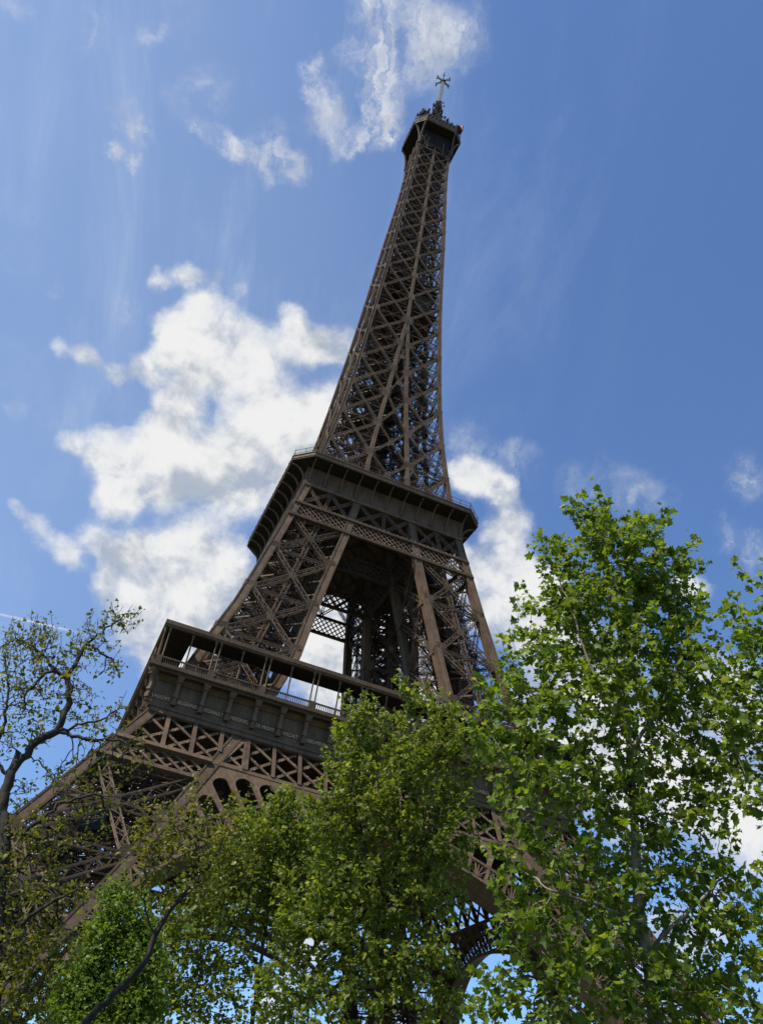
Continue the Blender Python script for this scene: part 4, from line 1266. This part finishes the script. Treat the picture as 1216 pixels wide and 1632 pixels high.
# 5 --- bright leafy column beside the left leg (a trunk clothed in ivy)
D = 27.0
b0 = at(150, 1632, D); g0 = ground_under(b0); sk = Skel()
sk.line([g0, b0, at(165, 1540, D), at(182, 1450, D)], .25, None, .03)
BI = [(184, 1428, 24), (212, 1440, 26), (232, 1490, 34), (228, 1550, 44), (220, 1620, 50), (150, 1500, 30), (118, 1560, 34), (98, 1610, 34), (180, 1470, 36), (215, 1480, 30), (165, 1510, 45), (215, 1525, 38), (150, 1555, 52), (205, 1575, 45), (138, 1605, 58), (195, 1625, 50), (120, 1650, 55), (170, 1680, 60), (120, 1740, 60), (190, 1740, 60), (130, 1830, 65), (190, 1830, 65)]
A = blob_pts(BI, D, 130)
sk.grow(A, .18, 1.5, .2, 160, .2, (0, 0, .1)); sk.radii(.005, 2.25, .2)
t = tree('ivy_clad_tree', 'bright green ivy-clad tree, a dense leafy column beside the left leg', 'tree', g0)
put('trunk', sk.mesh('trunk', BARK_D), t)
pos, out = twig_leaves(sk, .014, 38, .12, .14); put('crown', leaves('crown', pos, out, .09, 'simple', LEAF_I, up=.35, spread=.7, droop=.5), t)

# 6 --- leaning tree with sparse spring leaves
D = 17.0
b0 = at(128, 1640, D); g0 = b0.copy(); g0[2] = 0; g0 -= RIGHT*.45; g0[2] = 0; sk = Skel()
sk.line([g0, b0, at(180, 1585, D), at(226, 1540, D), at(248, 1490, D), at(268, 1455, D), at(300, 1420, D), at(330, 1385, D+.2), at(350, 1350, D+.3)], .12, None, .012, (.09, .035))
for st, pts in ((at(248, 1490, D), [at(225, 1430, D-.2), at(232, 1380, D-.3), at(262, 1330, D-.3)]), (at(300, 1420, D), [at(345, 1420, D-.4), at(390, 1405, D-.5)]), (at(330, 1385, D), [at(310, 1340, D), at(270, 1310, D)]), (at(260, 1470, D), [at(300, 1470, D+.5), at(340, 1480, D+.6)])):
    sk.line(pts, .1, sk.near(st), .02)
A = blob_pts([(250, 1360, 42), (300, 1340, 45), (210, 1375, 26), (350, 1340, 40), (270, 1405, 36), (330, 1395, 40), (245, 1430, 34), (385, 1370, 30), (300, 1290, 24), (240, 1310, 18), (365, 1300, 16), (330, 1450, 34), (220, 1330, 18)], D, 260)
sk.grow(A, .09, .9, .11, 170, .35, (0, 0, .05)); sk.shoots(70, .75, .55, .09); sk.radii(.0035, 2.2, .13)
t = tree('locust_tree', 'leaning dark trunk with thin branches of sparse yellow-green leaves under the arch', 'tree', g0, 'bare spring trees on the left')
put('trunk', sk.mesh('trunk', BARK_D), t)
pos, out = twig_leaves(sk, .009, 3.6, .06, .05); put('crown', leaves('crown', pos, out, .07, 'oval', LEAF_Y, spread=.8), t)

# 7 --- twisted tree at the left edge, just coming into leaf
D = 15.0
b0 = at(-10, 1632, D); g0 = ground_under(b0); sk = Skel()
sk.line([g0, b0, at(-4, 1500, D), at(2, 1400, D), at(8, 1330, D), at(6, 1280, D), at(18, 1230, D), at(30, 1200, D)], .1, None, .012, (.095, .05))
LIMB = [(at(20, 1225, D), [at(55, 1185, D), at(92, 1165, D-.1), (at(112, 1120, D-.1)), at(108, 1080, D), at(125, 1050, D), at(140, 1025, D), at(168, 1000, D), at(205, 978, D)]),
        (at(95, 1165, D), [at(140, 1178, D-.2), at(180, 1180, D-.2), at(225, 1196, D-.2)]),
        (at(95, 1165, D), [at(130, 1155, D-.2), at(160, 1148, D-.3), at(195, 1128, D-.3)]),
        (at(110, 1085, D), [at(80, 1060, D+.1), at(55, 1030, D+.1), at(30, 1020, D)]),
        (at(108, 1080, D), [at(85, 1070, D-.2), at(60, 1085, D-.3), at(40, 1110, D-.3)]),
        (at(12, 1250, D), [at(-10, 1200, D+.2), at(10, 1150, D+.3), at(14, 1090, D+.3), at(8, 1040, D+.3)]),
        (at(8, 1330, D), [at(40, 1330, D-.2), at(70, 1305, D-.3), at(92, 1280, D-.3), at(140, 1268, D-.4), at(185, 1270, D-.4)]),
        (at(2, 1420, D), [at(40, 1370, D+.3), at(70, 1340, D+.3), at(110, 1310, D+.3)]),
        (at(-4, 1500, D), [at(40, 1470, D-.3), at(80, 1440, D-.4), at(120, 1420, D-.4)]),
        (at(-8, 1560, D), [at(30, 1560, D+.3), at(60, 1580, D+.3)]),
        (at(140, 1025, D), [at(160, 1040, D-.1), at(180, 1050, D-.1), at(190, 1080, D-.1)])]
for q_, (st, pts) in enumerate(LIMB): sk.line(pts, .09, sk.near(st), .022, (.042, .012) if q_ == 0 else (.026, .008))
A = blob_pts([(195, 990, 28), (150, 1020, 34), (110, 1050, 42), (60, 1030, 42), (20, 1040, 36), (170, 1065, 26), (80, 1100, 50), (30, 1110, 50), (130, 1120, 40), (10, 1170, 40), (60, 1160, 40), (160, 1160, 34), (205, 1180, 28), (190, 1130, 22),
              (150, 1210, 40), (200, 1230, 30), (100, 1230, 40), (40, 1260, 30), (165, 1275, 36), (215, 1275, 22), (120, 1300, 30), (50, 1320, 40), (20, 1370, 50), (90, 1360, 34), (50, 1420, 55), (110, 1430, 40), (10, 1480, 40), (60, 1510, 55), (110, 1500, 30), (30, 1570, 50), (75, 1575, 36), (20, 1630, 50), (70, 1630, 36), (150, 1340, 26), (240, 1220, 16)], D, 520)
sk.grow(A, .07, .85, .075, 220, .42, (0, 0, .06)); sk.shoots(160, .75, .35, .08); sk.radii(.0052, 2.4, .10)
t = tree('locust_tree', 'twisted dark tree with sparse budding leaves at the left edge', 'tree', g0, 'bare spring trees on the left')
put('trunk', sk.mesh('trunk', BARK_D), t)
P_ = np.array(sk.p)
pos, out = twig_leaves(sk, .0085, 1.35, .035, .035)
# lower boughs are further into leaf
low = pos[:, 2] < at(60, 1300, D)[2]
low2 = pos[:, 2] < at(60, 1470, D)[2]
rep = np.where(low2, 3, 1)[low]
p2 = np.repeat(pos[low], rep, 0); p2 = p2+rng.normal(size=p2.shape)*.06
pos = np.concatenate([pos, p2]); out = np.concatenate([out, np.repeat(out[low], rep, 0)])
put('crown', leaves('crown', pos, out, .06, 'oval', LEAF_Y, spread=.8), t)
